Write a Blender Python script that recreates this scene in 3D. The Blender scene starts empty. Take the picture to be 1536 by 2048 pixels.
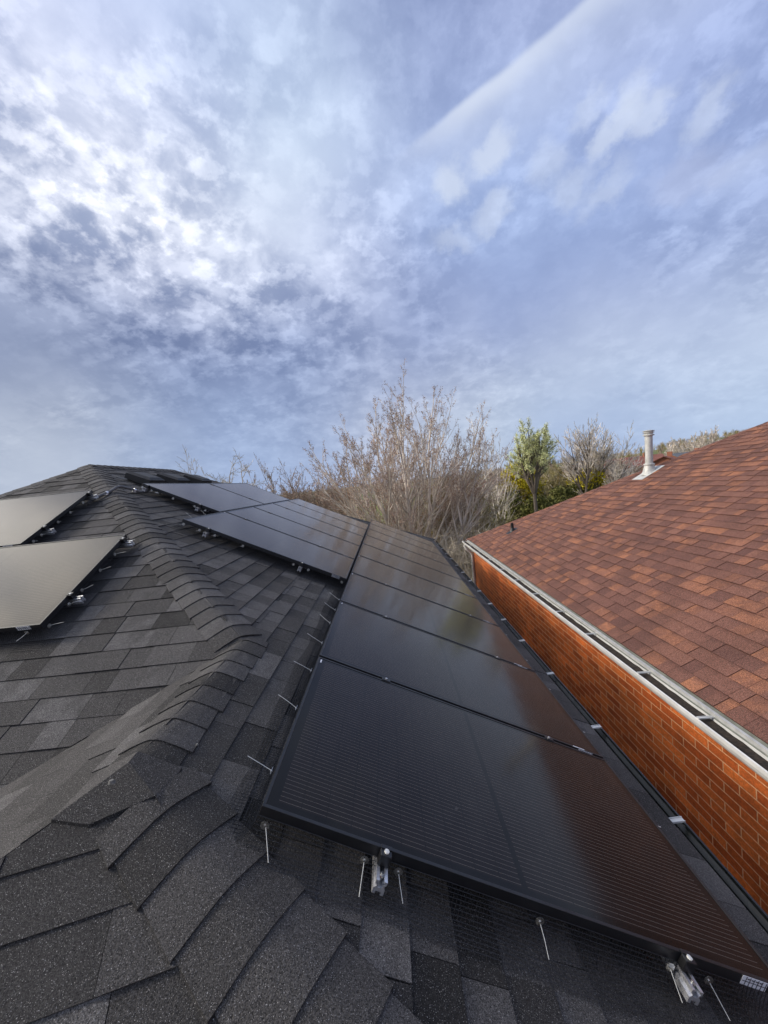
import bpy, math, random
from mathutils import Vector, Matrix

# ------------------------------------------------------------------ scene, camera, light
scene = bpy.context.scene
C = scene.collection
F = 770.0 / 2048.0
rho = math.atan(0.108)
a_ = Vector((3 / 770.0, -58 / 770.0, 1)).normalized()          # forward (world +Y) in camera axes (x right, y down, z forward)
b0 = Vector((math.cos(rho), -math.sin(rho), 0))
b_ = (b0 - a_ * b0.dot(a_)).normalized()
u_ = -a_.cross(b_)
if u_.y > 0: u_ = -u_
def c2w(v): return Vector((b_.dot(v), a_.dot(v), u_.dot(v)))
cam_d = bpy.data.cameras.new('camera')
cam = bpy.data.objects.new('camera', cam_d); C.objects.link(cam)
rx, ry, rz = c2w(Vector((1, 0, 0))), c2w(Vector((0, -1, 0))), c2w(Vector((0, 0, -1)))
cam.matrix_world = Matrix(((rx.x, ry.x, rz.x, 0), (rx.y, ry.y, rz.y, 0), (rx.z, ry.z, rz.z, 0), (0, 0, 0, 1)))
cam_d.sensor_fit = 'VERTICAL'; cam_d.sensor_height = 36; cam_d.lens = 36 * F
cam_d.clip_start = 0.05; cam_d.clip_end = 6000
scene.camera = cam
scene.render.resolution_x = 768; scene.render.resolution_y = 1024
scene.view_settings.view_transform = 'Standard'; scene.view_settings.look = 'None'
scene.view_settings.gamma = 1; scene.view_settings.exposure = 0.45
def ray(px, py):                                               # world direction seen at a photo position (photo is 1536 x 2048)
    return c2w(Vector(((px - 768) / 770.0, (py - 1024) / 770.0, 1)))
def at(px, py, Y):
    r = ray(px, py); return r * (Y / r.y)

SUN = Vector((-.86, .02, .50)).normalized()
sun_el = math.asin(SUN.z); sun_az = math.atan2(SUN.x, SUN.y)
sd = bpy.data.lights.new('sun', 'SUN'); sd.energy = 1.9; sd.angle = math.radians(13); sd.color = (1, .91, .80)
so = bpy.data.objects.new('sun', sd); C.objects.link(so)
so.rotation_euler = (-SUN).to_track_quat('-Z', 'Y').to_euler()

# ------------------------------------------------------------------ node helpers
class NT:
    def __init__(s, nt): s.nt = nt; s.n = nt.nodes; s.l = nt.links
    def node(s, t, **kw):
        n = s.n.new(t)
        for k, v in kw.items(): setattr(n, k, v)
        return n
    def put(s, sock, v):
        if hasattr(v, 'is_output'): s.l.new(v, sock)
        else: sock.default_value = v
    def math(s, op, a, b=None, c=None, clamp=False):
        n = s.node('ShaderNodeMath', operation=op); n.use_clamp = clamp
        s.put(n.inputs[0], a)
        if b is not None: s.put(n.inputs[1], b)
        if c is not None: s.put(n.inputs[2], c)
        return n.outputs[0]
    def vm(s, op, a, b=None, out=0, scale=None):
        n = s.node('ShaderNodeVectorMath', operation=op); s.put(n.inputs[0], a)
        if b is not None: s.put(n.inputs[1], b)
        if scale is not None: s.put(n.inputs[3], scale)
        return n.outputs[out]
    def mr(s, v, a, b, c, d, smooth=True):
        n = s.node('ShaderNodeMapRange'); n.interpolation_type = 'SMOOTHSTEP' if smooth else 'LINEAR'
        s.put(n.inputs[0], v)
        for i, x in enumerate((a, b, c, d)): s.put(n.inputs[i + 1], x)
        return n.outputs[0]
    def mix(s, f, a, b, blend='MIX'):
        n = s.node('ShaderNodeMix', data_type='RGBA', blend_type=blend)
        s.put(n.inputs[0], f); s.put(n.inputs[6], a); s.put(n.inputs[7], b)
        return n.outputs[2]
    def noise(s, vec, scale, detail=4, rough=.55, out=0, dist=0):
        n = s.node('ShaderNodeTexNoise'); s.put(n.inputs['Vector'], vec)
        n.inputs['Scale'].default_value = scale; n.inputs['Detail'].default_value = detail
        n.inputs['Roughness'].default_value = rough; n.inputs['Distortion'].default_value = dist
        return n.outputs[out]
    def comb(s, x, y, z):
        n = s.node('ShaderNodeCombineXYZ')
        for i, v in enumerate((x, y, z)): s.put(n.inputs[i], v)
        return n.outputs[0]
    def sep(s, v):
        n = s.node('ShaderNodeSeparateXYZ'); s.put(n.inputs[0], v); return n.outputs
    def obj(s): return s.node('ShaderNodeTexCoord').outputs['Object']
    def attr(s, name): return s.node('ShaderNodeAttribute', attribute_name=name).outputs['Fac']
def lin(c):
    return tuple((x / 255 / 12.92 if x / 255 <= .04045 else ((x / 255 + .055) / 1.055) ** 2.4) for x in c)
def c4(c): return (c[0], c[1], c[2], 1)

# ------------------------------------------------------------------ sky
W = bpy.data.worlds.new('World'); scene.world = W; W.use_nodes = True
w = NT(W.node_tree); w.n.clear()
D = w.vm('NORMALIZE', w.node('ShaderNodeTexCoord').outputs['Generated'])
sky = w.node('ShaderNodeTexSky', sky_type='NISHITA'); sky.sun_disc = False
sky.sun_elevation = sun_el; sky.sun_rotation = sun_az; sky.air_density = 1.0; sky.dust_density = 1.5
wn = w.noise(D, 2.6, 4, .55, out=1)
Dw = w.vm('ADD', D, w.vm('SCALE', w.vm('SUBTRACT', wn, (.5, .5, .5)), scale=.20))
# layers of cloud: broad colour of the deck by direction
blobs = [
 (60,60,190,200,235,.8),(300,80,168,182,222,.5),(600,60,150,165,205,.15),(850,60,132,148,194,.1),(1100,40,158,170,212,.1),(1400,60,150,165,210,.2),
 (100,250,218,222,240,.9),(270,300,222,226,241,.8),(450,230,180,196,226,.35),(610,250,200,218,236,.1),(800,180,158,172,214,.1),(1020,230,168,182,222,.2),(1250,200,163,178,220,.4),(1480,200,158,174,220,.4),
 (60,430,196,202,222,1.2),(280,430,230,232,243,1.0),(540,400,210,216,234,.3),(700,420,192,202,229,.3),(860,400,152,174,220,.5),(1010,380,160,182,225,.5),(1250,400,143,167,217,.4),(1450,420,150,170,215,.3),
 (60,600,122,136,176,1.0),(290,590,144,156,194,1.2),(500,560,184,192,217,1.1),(720,550,184,192,220,1.0),(920,570,150,164,208,.5),(1150,560,144,159,204,.35),(1400,500,155,168,210,.3),
 (90,730,118,137,180,.6),(350,700,112,131,178,.7),(600,700,106,128,182,.7),(800,665,122,141,190,.5),(1000,650,138,155,202,.4),(1300,610,160,172,210,.3),(1480,600,178,190,216,.3),
 (140,852,196,198,204,.6),(70,920,165,178,205,.3),(350,850,150,165,200,.4),(600,805,160,174,206,.4),(750,805,182,190,212,.3),(950,755,186,194,212,.4),(1200,735,188,198,216,.35),(1450,690,188,200,220,.3),
 (300,910,150,170,207,.15),(550,900,155,175,214,.15),(1000,850,170,185,211,.15),(1200,880,148,170,212,.15),(1450,840,158,180,216,.2)]
# the half of the sky behind the viewer
for v, col in (((-1,-.2,.5),(190,195,215)),((1,-.2,.5),(160,172,210)),((0,-1,.4),(170,180,210)),((0,-.5,1),(165,178,212)),((.8,-1,.1),(165,178,208)),((-.8,-1,.1),(172,180,208)),((0,.2,-1),(120,125,130)),((0,-1,-.5),(130,135,140))):
    blobs.append((v, None, *col, .5))
blobs.append((tuple(SUN), None, 255, 250, 240, .6)); blobs.append(((-.72, .27, .64), None, 252, 246, 240, .8))
tot = None; wt = None; am = None
for px, py, r, g, b, amp in blobs:
    c = Vector(px).normalized() if py is None else ray(px, py).normalized()
    k = 95.0
    e = w.math('EXPONENT', w.math('MULTIPLY_ADD', w.vm('DOT_PRODUCT', Dw, tuple(c), out=1), k, -k))
    cc = w.vm('SCALE', tuple(q * (2.4 if px == tuple(SUN) else 3.0 if px == (-.72, .27, .64) else 1) for q in lin((r, g, b))), scale=e); ea = w.math('MULTIPLY', e, amp)
    tot = cc if tot is None else w.vm('ADD', tot, cc)
    wt = e if wt is None else w.math('ADD', wt, e)
    am = ea if am is None else w.math('ADD', am, ea)
inv = w.math('DIVIDE', 1.0, w.math('MAXIMUM', wt, 1e-36))
base = w.vm('SCALE', tot, scale=inv)
am = w.math('ADD', am, w.math('MULTIPLY', wt, .22))
lum = w.vm('DOT_PRODUCT', base, (.3, .5, .2), out=1)
base = w.vm('SCALE', base, scale=w.math('MINIMUM', w.math('POWER', w.math('DIVIDE', lum, .40), .42), 1.15)); amp = w.math('MULTIPLY', am, inv)
# puffs and wisps on a cloud plane overhead
s = w.sep(D); zz = w.math('ADD', w.math('MAXIMUM', s[2], 0.0), .42)
Q = w.comb(w.math('DIVIDE', s[0], zz), w.math('DIVIDE', s[1], zz), 0.0)
n1 = w.noise(Q, 7.0, 9, .60, dist=.2); nm = w.mr(w.noise(w.vm('ADD', Q, (5, 1, 3)), 2.2, 3, .5), .38, .62, .25, 1.25)
n2 = w.noise(w.vm('MULTIPLY', w.vm('ADD', Q, (3, 7, 0)), (1.6, 1.0, 1)), 2.0, 5, .55, dist=.6)
n3 = w.noise(w.vm('ADD', Q, (9, 2, 0)), 21.0, 5, .58)
puff = w.math('MULTIPLY', w.math('ADD', w.mr(n1, .38, .64, -.5, .6), w.mr(n3, .46, .62, -.16, .42)), nm)
det = w.math('ADD', w.math('MULTIPLY', puff, w.math('MULTIPLY', amp, .44)), w.math('MULTIPLY', w.math('SUBTRACT', n2, .5), .34))
det = w.math('MULTIPLY', det, w.mr(s[2], .02, .42, .40, 1.0))
col = w.vm('MULTIPLY', w.vm('MULTIPLY', base, (.995, 1.0, .975)), w.comb(w.math('MULTIPLY_ADD', det, 1.06, 1), w.math('MULTIPLY_ADD', det, .95, 1), w.math('MULTIPLY_ADD', det, .72, 1)))
# isolated soft puffs to the right
def puffat(px, py, sx, sy, ang, st, colr=(212, 222, 240)):
    global col; sx *= .8; sy *= .8
    c = ray(px, py).normalized(); ux = (ray(px + 40 * math.cos(ang), py + 40 * math.sin(ang)).normalized() - c).normalized(); uy = c.cross(ux).normalized()
    d = w.vm('SUBTRACT', w.vm('ADD', D, w.vm('SCALE', w.vm('SUBTRACT', pn, (.5, .5, .5)), scale=.085)), tuple(c))
    X = w.math('DIVIDE', w.vm('DOT_PRODUCT', d, tuple(ux), out=1), sx); Y = w.math('DIVIDE', w.vm('DOT_PRODUCT', d, tuple(uy), out=1), sy)
    r2 = w.math('SQRT', w.math('ADD', w.math('MULTIPLY', X, X), w.math('MULTIPLY', Y, Y)))
    m = w.mr(r2, .35, 1.25, st, 0.0)
    col = w.mix(m, col, c4(lin(colr)))
pn = w.noise(D, 17.0, 6, .62, out=1)
R_ = math.radians
for p in [(985,310,.062,.040,R_(-45),.6),(900,370,.055,.045,R_(60),.6),(985,425,.06,.035,R_(-40),.4),(1090,330,.05,.05,R_(-60),.3),(1235,265,.075,.028,R_(-55),.5),(1305,225,.05,.028,R_(-50),.45),
          (1415,220,.06,.035,R_(-60),.35),(1180,215,.04,.03,R_(-60),.3),(1140,385,.05,.04,R_(-30),.3),(1210,385,.07,.03,R_(-50),.3),(1370,360,.09,.05,R_(-20),.28,(185,192,218)),(1260,200,.05,.03,R_(-60),.3),(905,480,.06,.03,R_(0),.3)]: puffat(*p[:5], p[5] * 1.15, *p[6:])
# the long straight streak of cirrus and the short one at the right edge
def streak(p0, p1, wide, sharp, st, colr):
    global col
    A, B = ray(*p0).normalized(), ray(*p1).normalized()
    n = A.cross(B).normalized()
    if n.z < 0: n = -n
    dn = w.math('ADD', w.vm('DOT_PRODUCT', D, tuple(n), out=1), w.math('MULTIPLY', w.math('SUBTRACT', w.noise(D, 14, 3, .5), .5), .014))
    up = w.mr(dn, 0.0, sharp, 1.0, 0.0); lo = w.mr(dn, -wide, 0.0, 0.0, 1.0)
    t = (B - A * A.dot(B)).normalized(); ta = w.vm('DOT_PRODUCT', D, tuple(t), out=1)
    tb = B.dot(t); al = w.mr(ta, -.03, tb * .45, 0.0, 1.0); en = w.mr(ta, tb * 1.2, tb * 1.9, 1.0, 0.0)
    nn = w.mr(w.noise(w.vm('ADD', Q, (1, 1, 4)), 3.5, 4, .6), .3, .7, .6, 1.0)
    m = w.math('MULTIPLY', w.math('MULTIPLY', w.math('MULTIPLY', up, lo), w.math('MULTIPLY', al, en)), w.math('MULTIPLY', nn, st))
    col = w.mix(m, col, c4(lin(colr)))
streak((770, 345), (1180, 10), .13, .014, .7, (196, 208, 234))
streak((800, 318), (1180, 10), .035, .012, .65, (216, 225, 242))
streak((1420, 365), (1560, 280), .05, .02, .4, (205, 215, 238))
fin = w.mix(.965, sky.outputs[0], w.vm('SCALE', col, scale=7.9))
bg = w.node('ShaderNodeBackground'); w.put(bg.inputs[0], fin); bg.inputs[1].default_value = .1
w.l.new(bg.outputs[0], w.node('ShaderNodeOutputWorld').inputs[0])

# ------------------------------------------------------------------ materials
def mat(name):
    m = bpy.data.materials.new(name); m.use_nodes = True
    t = NT(m.node_tree); t.n.clear()
    p = t.node('ShaderNodeBsdfPrincipled'); o = t.node('ShaderNodeOutputMaterial'); t.l.new(p.outputs[0], o.inputs[0])
    return m, t, p
def bump(t, p, h, dist=.002, st=1.0):
    b = t.node('ShaderNodeBump'); b.inputs['Distance'].default_value = dist; b.inputs['Strength'].default_value = st
    t.put(b.inputs['Height'], h); t.l.new(b.outputs[0], p.inputs['Normal'])
def simple(name, col, rough=.6, metal=0, var=.15, scale=20, bmp=0):
    m, t, p = mat(name); o = t.obj()
    n = t.noise(o, scale, 5)
    f = t.mr(n, .3, .7, 1 - var, 1 + var)
    t.put(p.inputs['Base Color'], t.vm('SCALE', tuple(col), scale=f))
    p.inputs['Metallic'].default_value = metal
    t.put(p.inputs['Roughness'], t.mr(t.noise(o, scale * 2.3, 3), .3, .7, max(.05, rough - .08), min(1, rough + .08)))
    if bmp: bump(t, p, n, bmp)
    return m
def shingle_mat(name, dark, lightc, alt, speck, gs, altamt, wear=0.0, band=None):
    """mineral granules on asphalt; each shingle's own mix comes from the face attribute"""
    m, t, p = mat(name); o = t.obj(); sh = t.attr('shade'); s2 = t.attr('blend')
    colb = t.mix(sh, c4(dark), c4(lightc))
    blot = t.mr(t.noise(o, 9, 4, .6), .35, .65, 0, 1)
    amt = t.math('MULTIPLY', t.math('MULTIPLY', s2, altamt), t.mr(blot, 0, 1, .45, 1.0), clamp=True)
    colb = t.mix(amt, colb, c4(alt))
    if band:                                                   # darker granules printed on the upper part of each tab
        fr = t.math('FRACT', t.math('DIVIDE', t.math('SUBTRACT', t.sep(o)[0], band[0]), band[1]))
        bm = t.math('MULTIPLY', t.mr(fr, .55, .95, 0, .62), t.mr(t.noise(o, 5.5, 4, .6), .38, .62, .15, 1))
        colb = t.mix(bm, colb, c4(dark))
    g = t.noise(o, gs, 2, .7); g2 = t.noise(o, gs * .42, 2, .6); big = t.noise(o, 1.7, 5, .6)
    k = t.math('MULTIPLY', t.mr(g, .3, .7, .05, 2.3, False), t.mr(g2, .3, .7, .75, 1.3, False))
    k = t.math('MULTIPLY', k, t.mr(big, .3, .7, .86, 1.14))
    colb = t.vm('SCALE', colb, scale=k)
    sp = t.mr(t.noise(o, gs * 1.3, 1, .5), .67, .73, 0, .7)
    colb = t.mix(sp, colb, c4(speck))
    if wear:                                                   # dusty scuffed patches
        wm = t.mr(t.noise(o, 2.3, 6, .65, dist=.5), .5, .72, 0, wear)
        colb = t.mix(wm, colb, (.115, .108, .1, 1))
    t.put(p.inputs['Base Color'], colb); p.inputs['Roughness'].default_value = .92
    p.inputs['Specular IOR Level'].default_value = .35
    bump(t, p, t.math('ADD', g, t.math('MULTIPLY', g2, .8)), .0035, .9)
    return m
M = {}
M['shingle'] = shingle_mat('charcoal_shingle', (.017, .0158, .0148), (.068, .0635, .060), (.112, .106, .102), (.58, .56, .54), 330, .7, .12)
M['shingle_red'] = shingle_mat('red_brown_shingle', (.086, .039, .031), (.168, .076, .052), (.290, .118, .058), (.5, .36, .3), 230, .8, band=(2.375 - 7, .1435 * .8944))
M['underlay'] = simple('roof_underlay', (.012, .012, .013), .95)
M['red_underlay'] = simple('red_roof_underlay', (.03, .014, .012), .95)
M['frame'] = simple('black_anodised', (.012, .012, .013), .36, .0, .2, 8)
M['alu'] = simple('mill_aluminium', (.62, .62, .63), .34, .75, .15, 60)
M['steel'] = simple('galvanised_clip', (.62, .61, .57), .3, 1.0, .2, 200)
M['pin'] = simple('bright_wire_pin', (.75, .74, .68), .45, 0, .05, 100)
M['wire'] = simple('black_coated_wire', (.016, .016, .017), .5, 0, .2, 100)
M['white_metal'] = simple('white_painted_metal', (.62, .62, .60), .4, 0, .12, 6)
M['old_white'] = simple('weathered_flashing', (.15, .16, .135), .5, 0, .25, 14)
M['black_metal'] = simple('black_gutter_paint', (.016, .018, .017), .32, 0, .25, 6)
M['debris'] = simple('gutter_debris', (.022, .015, .010), .95, 0, .6, 30, .01)
M['sticker'] = simple('white_sticker', (.72, .72, .74), .5, 0, .03)
M['print'] = simple('sticker_print', (.06, .06, .07), .6)
M['conduit'] = simple('grey_conduit', (.12, .12, .12), .6, 0, .15, 30)
M['pipe'] = simple('grey_flue_metal', (.50, .50, .47), .5, .1, .14, 9)
M['vent'] = simple('black_vent_plastic', (.014, .0135, .013), .6, 0, .3, 60, .002)
M['abs'] = simple('black_abs_pipe', (.014, .016, .017), .4)
M['stone'] = simple('pale_grit', (.16, .155, .14), .9, 0, .4, 60, .003)
M['wood_soffit'] = simple('soffit_paint', (.42, .42, .41), .6)
M['glass_dark'] = simple('dark_window_glass', (.02, .025, .03), .08)

# solar glass: black cells, nine fine silver busbars per cell, split by a band in the middle
PL, PW = 1.755, 1.010
m, t, p = mat('solar_cells'); o = t.obj(); s = t.sep(o)
yb = t.math('FRACT', t.math('MULTIPLY', t.math('SUBTRACT', s[1], .032), 54 / (PW - .064)))
line = t.mr(t.math('ABSOLUTE', t.math('SUBTRACT', yb, .5)), .016, .036, 1, 0)
xc = t.math('FRACT', t.math('MULTIPLY', t.math('SUBTRACT', s[0], .035), 20 / (PL - .07)))
dash = t.mr(t.math('ABSOLUTE', t.math('SUBTRACT', xc, .5)), .485, .492, 1, 0)
inx = t.math('MULTIPLY', t.math('GREATER_THAN', s[0], .045), t.math('LESS_THAN', s[0], PL - .045))
iny = t.math('MULTIPLY', t.math('GREATER_THAN', s[1], .032), t.math('LESS_THAN', s[1], PW - .032))
mid = t.math('GREATER_THAN', t.math('ABSOLUTE', t.math('SUBTRACT', s[0], PL / 2)), .011)
cell = t.math('MULTIPLY', t.math('MULTIPLY', inx, iny), mid)
lm = t.math('MULTIPLY', t.math('MULTIPLY', line, dash), t.math('MULTIPLY', cell, .42))
yc = t.math('FRACT', t.math('MULTIPLY', t.math('SUBTRACT', s[1], .032), 6 / (PW - .064)))
gap = t.math('MAXIMUM', t.math('SUBTRACT', 1.0, dash), t.mr(t.math('ABSOLUTE', t.math('SUBTRACT', yc, .5)), .488, .494, 0, 1))
cb = t.mix(t.math('MULTIPLY', cell, t.math('SUBTRACT', 1.0, gap)), (.003, .003, .0032, 1), (.0085, .0062, .006, 1))
cb = t.mix(lm, cb, (.36, .32, .28, 1))
dust = t.mr(t.noise(o, 5.5, 7, .62), .35, .8, .001, .016)
spots = t.mr(t.noise(o, 24, 2, .5), .74, .80, 0, .12)
cb = t.mix(t.math('ADD', dust, spots), cb, (.35, .33, .31, 1))
t.put(p.inputs['Base Color'], cb)
t.put(p.inputs['Roughness'], t.mr(t.noise(o, 3.0, 5, .6), .3, .7, .10, .14))
p.inputs['IOR'].default_value = 1.50; p.inputs['Specular Tint'].default_value = (1.0, .94, .88, 1); p.inputs['Specular IOR Level'].default_value = .24; p.inputs['Sheen Weight'].default_value = .13; p.inputs['Sheen Roughness'].default_value = .28; p.inputs['Sheen Tint'].default_value = (1, .93, .88, 1)
bump(t, p, t.noise(o, 1.4, 3), .004, .25)
M['cells'] = m

# brick wall
def brick(name, c1, c2, mort, bw, bh, axis):
    m, t, p = mat(name); o = t.obj(); s = t.sep(o)
    v = t.comb(s[axis], s[2], 0.0)
    bt = t.node('ShaderNodeTexBrick'); t.put(bt.inputs['Vector'], v)
    bt.inputs['Color1'].default_value = (0, 0, 0, 1); bt.inputs['Color2'].default_value = (1, 1, 1, 1); bt.inputs['Mortar'].default_value = (.5, .5, .5, 1)
    bt.inputs['Scale'].default_value = 1; bt.inputs['Mortar Size'].default_value = .0052; bt.inputs['Mortar Smooth'].default_value = .2
    bt.inputs['Brick Width'].default_value = bw; bt.inputs['Row Height'].default_value = bh; bt.inputs['Bias'].default_value = 0
    rnd = t.sep(bt.outputs['Color'])[0]
    big = t.noise(o, .9, 4, .6); fine = t.noise(o, 60, 5, .65); mid_ = t.noise(o, 7, 3, .6)
    cc = t.mix(t.mr(rnd, .1, .95, 0, 1), c4(c1), c4(c2))
    cc = t.vm('SCALE', cc, scale=t.math('MULTIPLY', t.mr(fine, .25, .75, .72, 1.28), t.math('MULTIPLY', t.mr(big, .3, .7, .68, 1.22), t.mr(mid_, .3, .7, .85, 1.15))))
    cc = t.mix(bt.outputs['Fac'], cc, t.vm('SCALE', tuple(mort), scale=t.mr(fine, .3, .7, .8, 1.2)))
    t.put(p.inputs['Base Color'], cc); p.inputs['Roughness'].default_value = .88
    bump(t, p, t.math('ADD', t.math('MULTIPLY', t.math('SUBTRACT', 1.0, bt.outputs['Fac']), 1.0), t.math('MULTIPLY', fine, .35)), .006, .9)
    return m
M['brick'] = brick('orange_brick', (.40, .080, .013), (.66, .165, .032), (.74, .45, .25), .285, .088, 1)
M['brick_x'] = brick('orange_brick_end', (.36, .070, .012), (.60, .145, .030), (.64, .37, .19), .285, .088, 0)
M['brick_grey'] = brick('brown_brick', (.14, .06, .04), (.26, .12, .08), (.4, .35, .3), .22, .0715, 1)

def leafy(name, cols, rough=.8, trans=.0):
    m, t, p = mat(name); sh = t.attr('shade'); o = t.obj()
    cc = t.mix(sh, c4(cols[0]), c4(cols[1]))
    cc = t.vm('SCALE', cc, scale=t.mr(t.noise(o, .8, 3), .3, .7, .75, 1.25))
    t.put(p.inputs['Base Color'], cc); p.inputs['Roughness'].default_value = rough; p.inputs['Specular IOR Level'].default_value = .2
    return m
M['bark'] = leafy('grey_bark', ((.46, .40, .34), (.80, .72, .62)))
M['bark_dark'] = leafy('dark_bark', ((.08, .066, .055), (.18, .15, .12)))
M['bark_pale'] = leafy('pale_bark', ((.34, .30, .24), (.52, .47, .39)))
M['bud'] = leafy('red_brown_bud', ((.28, .18, .13), (.50, .35, .26)))
M['catkin'] = leafy('olive_catkin', ((.20, .15, .06), (.34, .28, .12)))
M['spring'] = leafy('spring_leaf', ((.52, .55, .22), (.84, .85, .50)))
M['willow'] = leafy('willow_leaf', ((.30, .25, .012), (.58, .48, .035)))
M['cedar'] = leafy('cedar_leaf', ((.055, .06, .016), (.17, .17, .045)))
M['twig_brown'] = leafy('brown_twig', ((.26, .20, .15), (.50, .40, .31)))
M['twig_olive'] = leafy('olive_twig', ((.19, .16, .06), (.42, .36, .17)))
M['twig_orange'] = leafy('orange_twig', ((.20, .085, .03), (.36, .17, .06)))
M['twig_pale'] = leafy('pale_twig', ((.36, .31, .23), (.62, .55, .43)))
M['twig_red'] = leafy('red_twig', ((.22, .05, .05), (.4, .12, .12)))

# ground
m, t, p = mat('spring_ground'); o = t.obj()
f1 = t.noise(o, .035, 6, .6, dist=.4); f2 = t.noise(o, .4, 5, .6); f3 = t.noise(o, 6, 4)
cg = t.mix(t.mr(f1, .42, .55, 0, 1), (.085, .12, .028, 1), (.19, .14, .08, 1))
cg = t.mix(t.mr(f2, .4, .65, 0, .6), cg, (.13, .15, .045, 1))
cg = t.vm('SCALE', cg, scale=t.mr(f3, .3, .7, .75, 1.25))
t.put(p.inputs['Base Color'], cg); p.inputs['Roughness'].default_value = .95; bump(t, p, f3, .05)
M['ground'] = m
m, t, p = mat('lawn_grass'); o = t.obj()
t.put(p.inputs['Base Color'], t.mix(t.mr(t.noise(o, .5, 6, .65), .35, .65, 0, 1), (.12, .20, .028, 1), (.22, .27, .06, 1))); p.inputs['Roughness'].default_value = .95
M['lawn'] = m
M['sand'] = simple('tan_earth', (.46, .36, .24), .95, 0, .25, 1.5)
M['concrete'] = simple('side_yard_gravel', (.12, .115, .10), .95, 0, .35, 9, .01)

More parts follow.
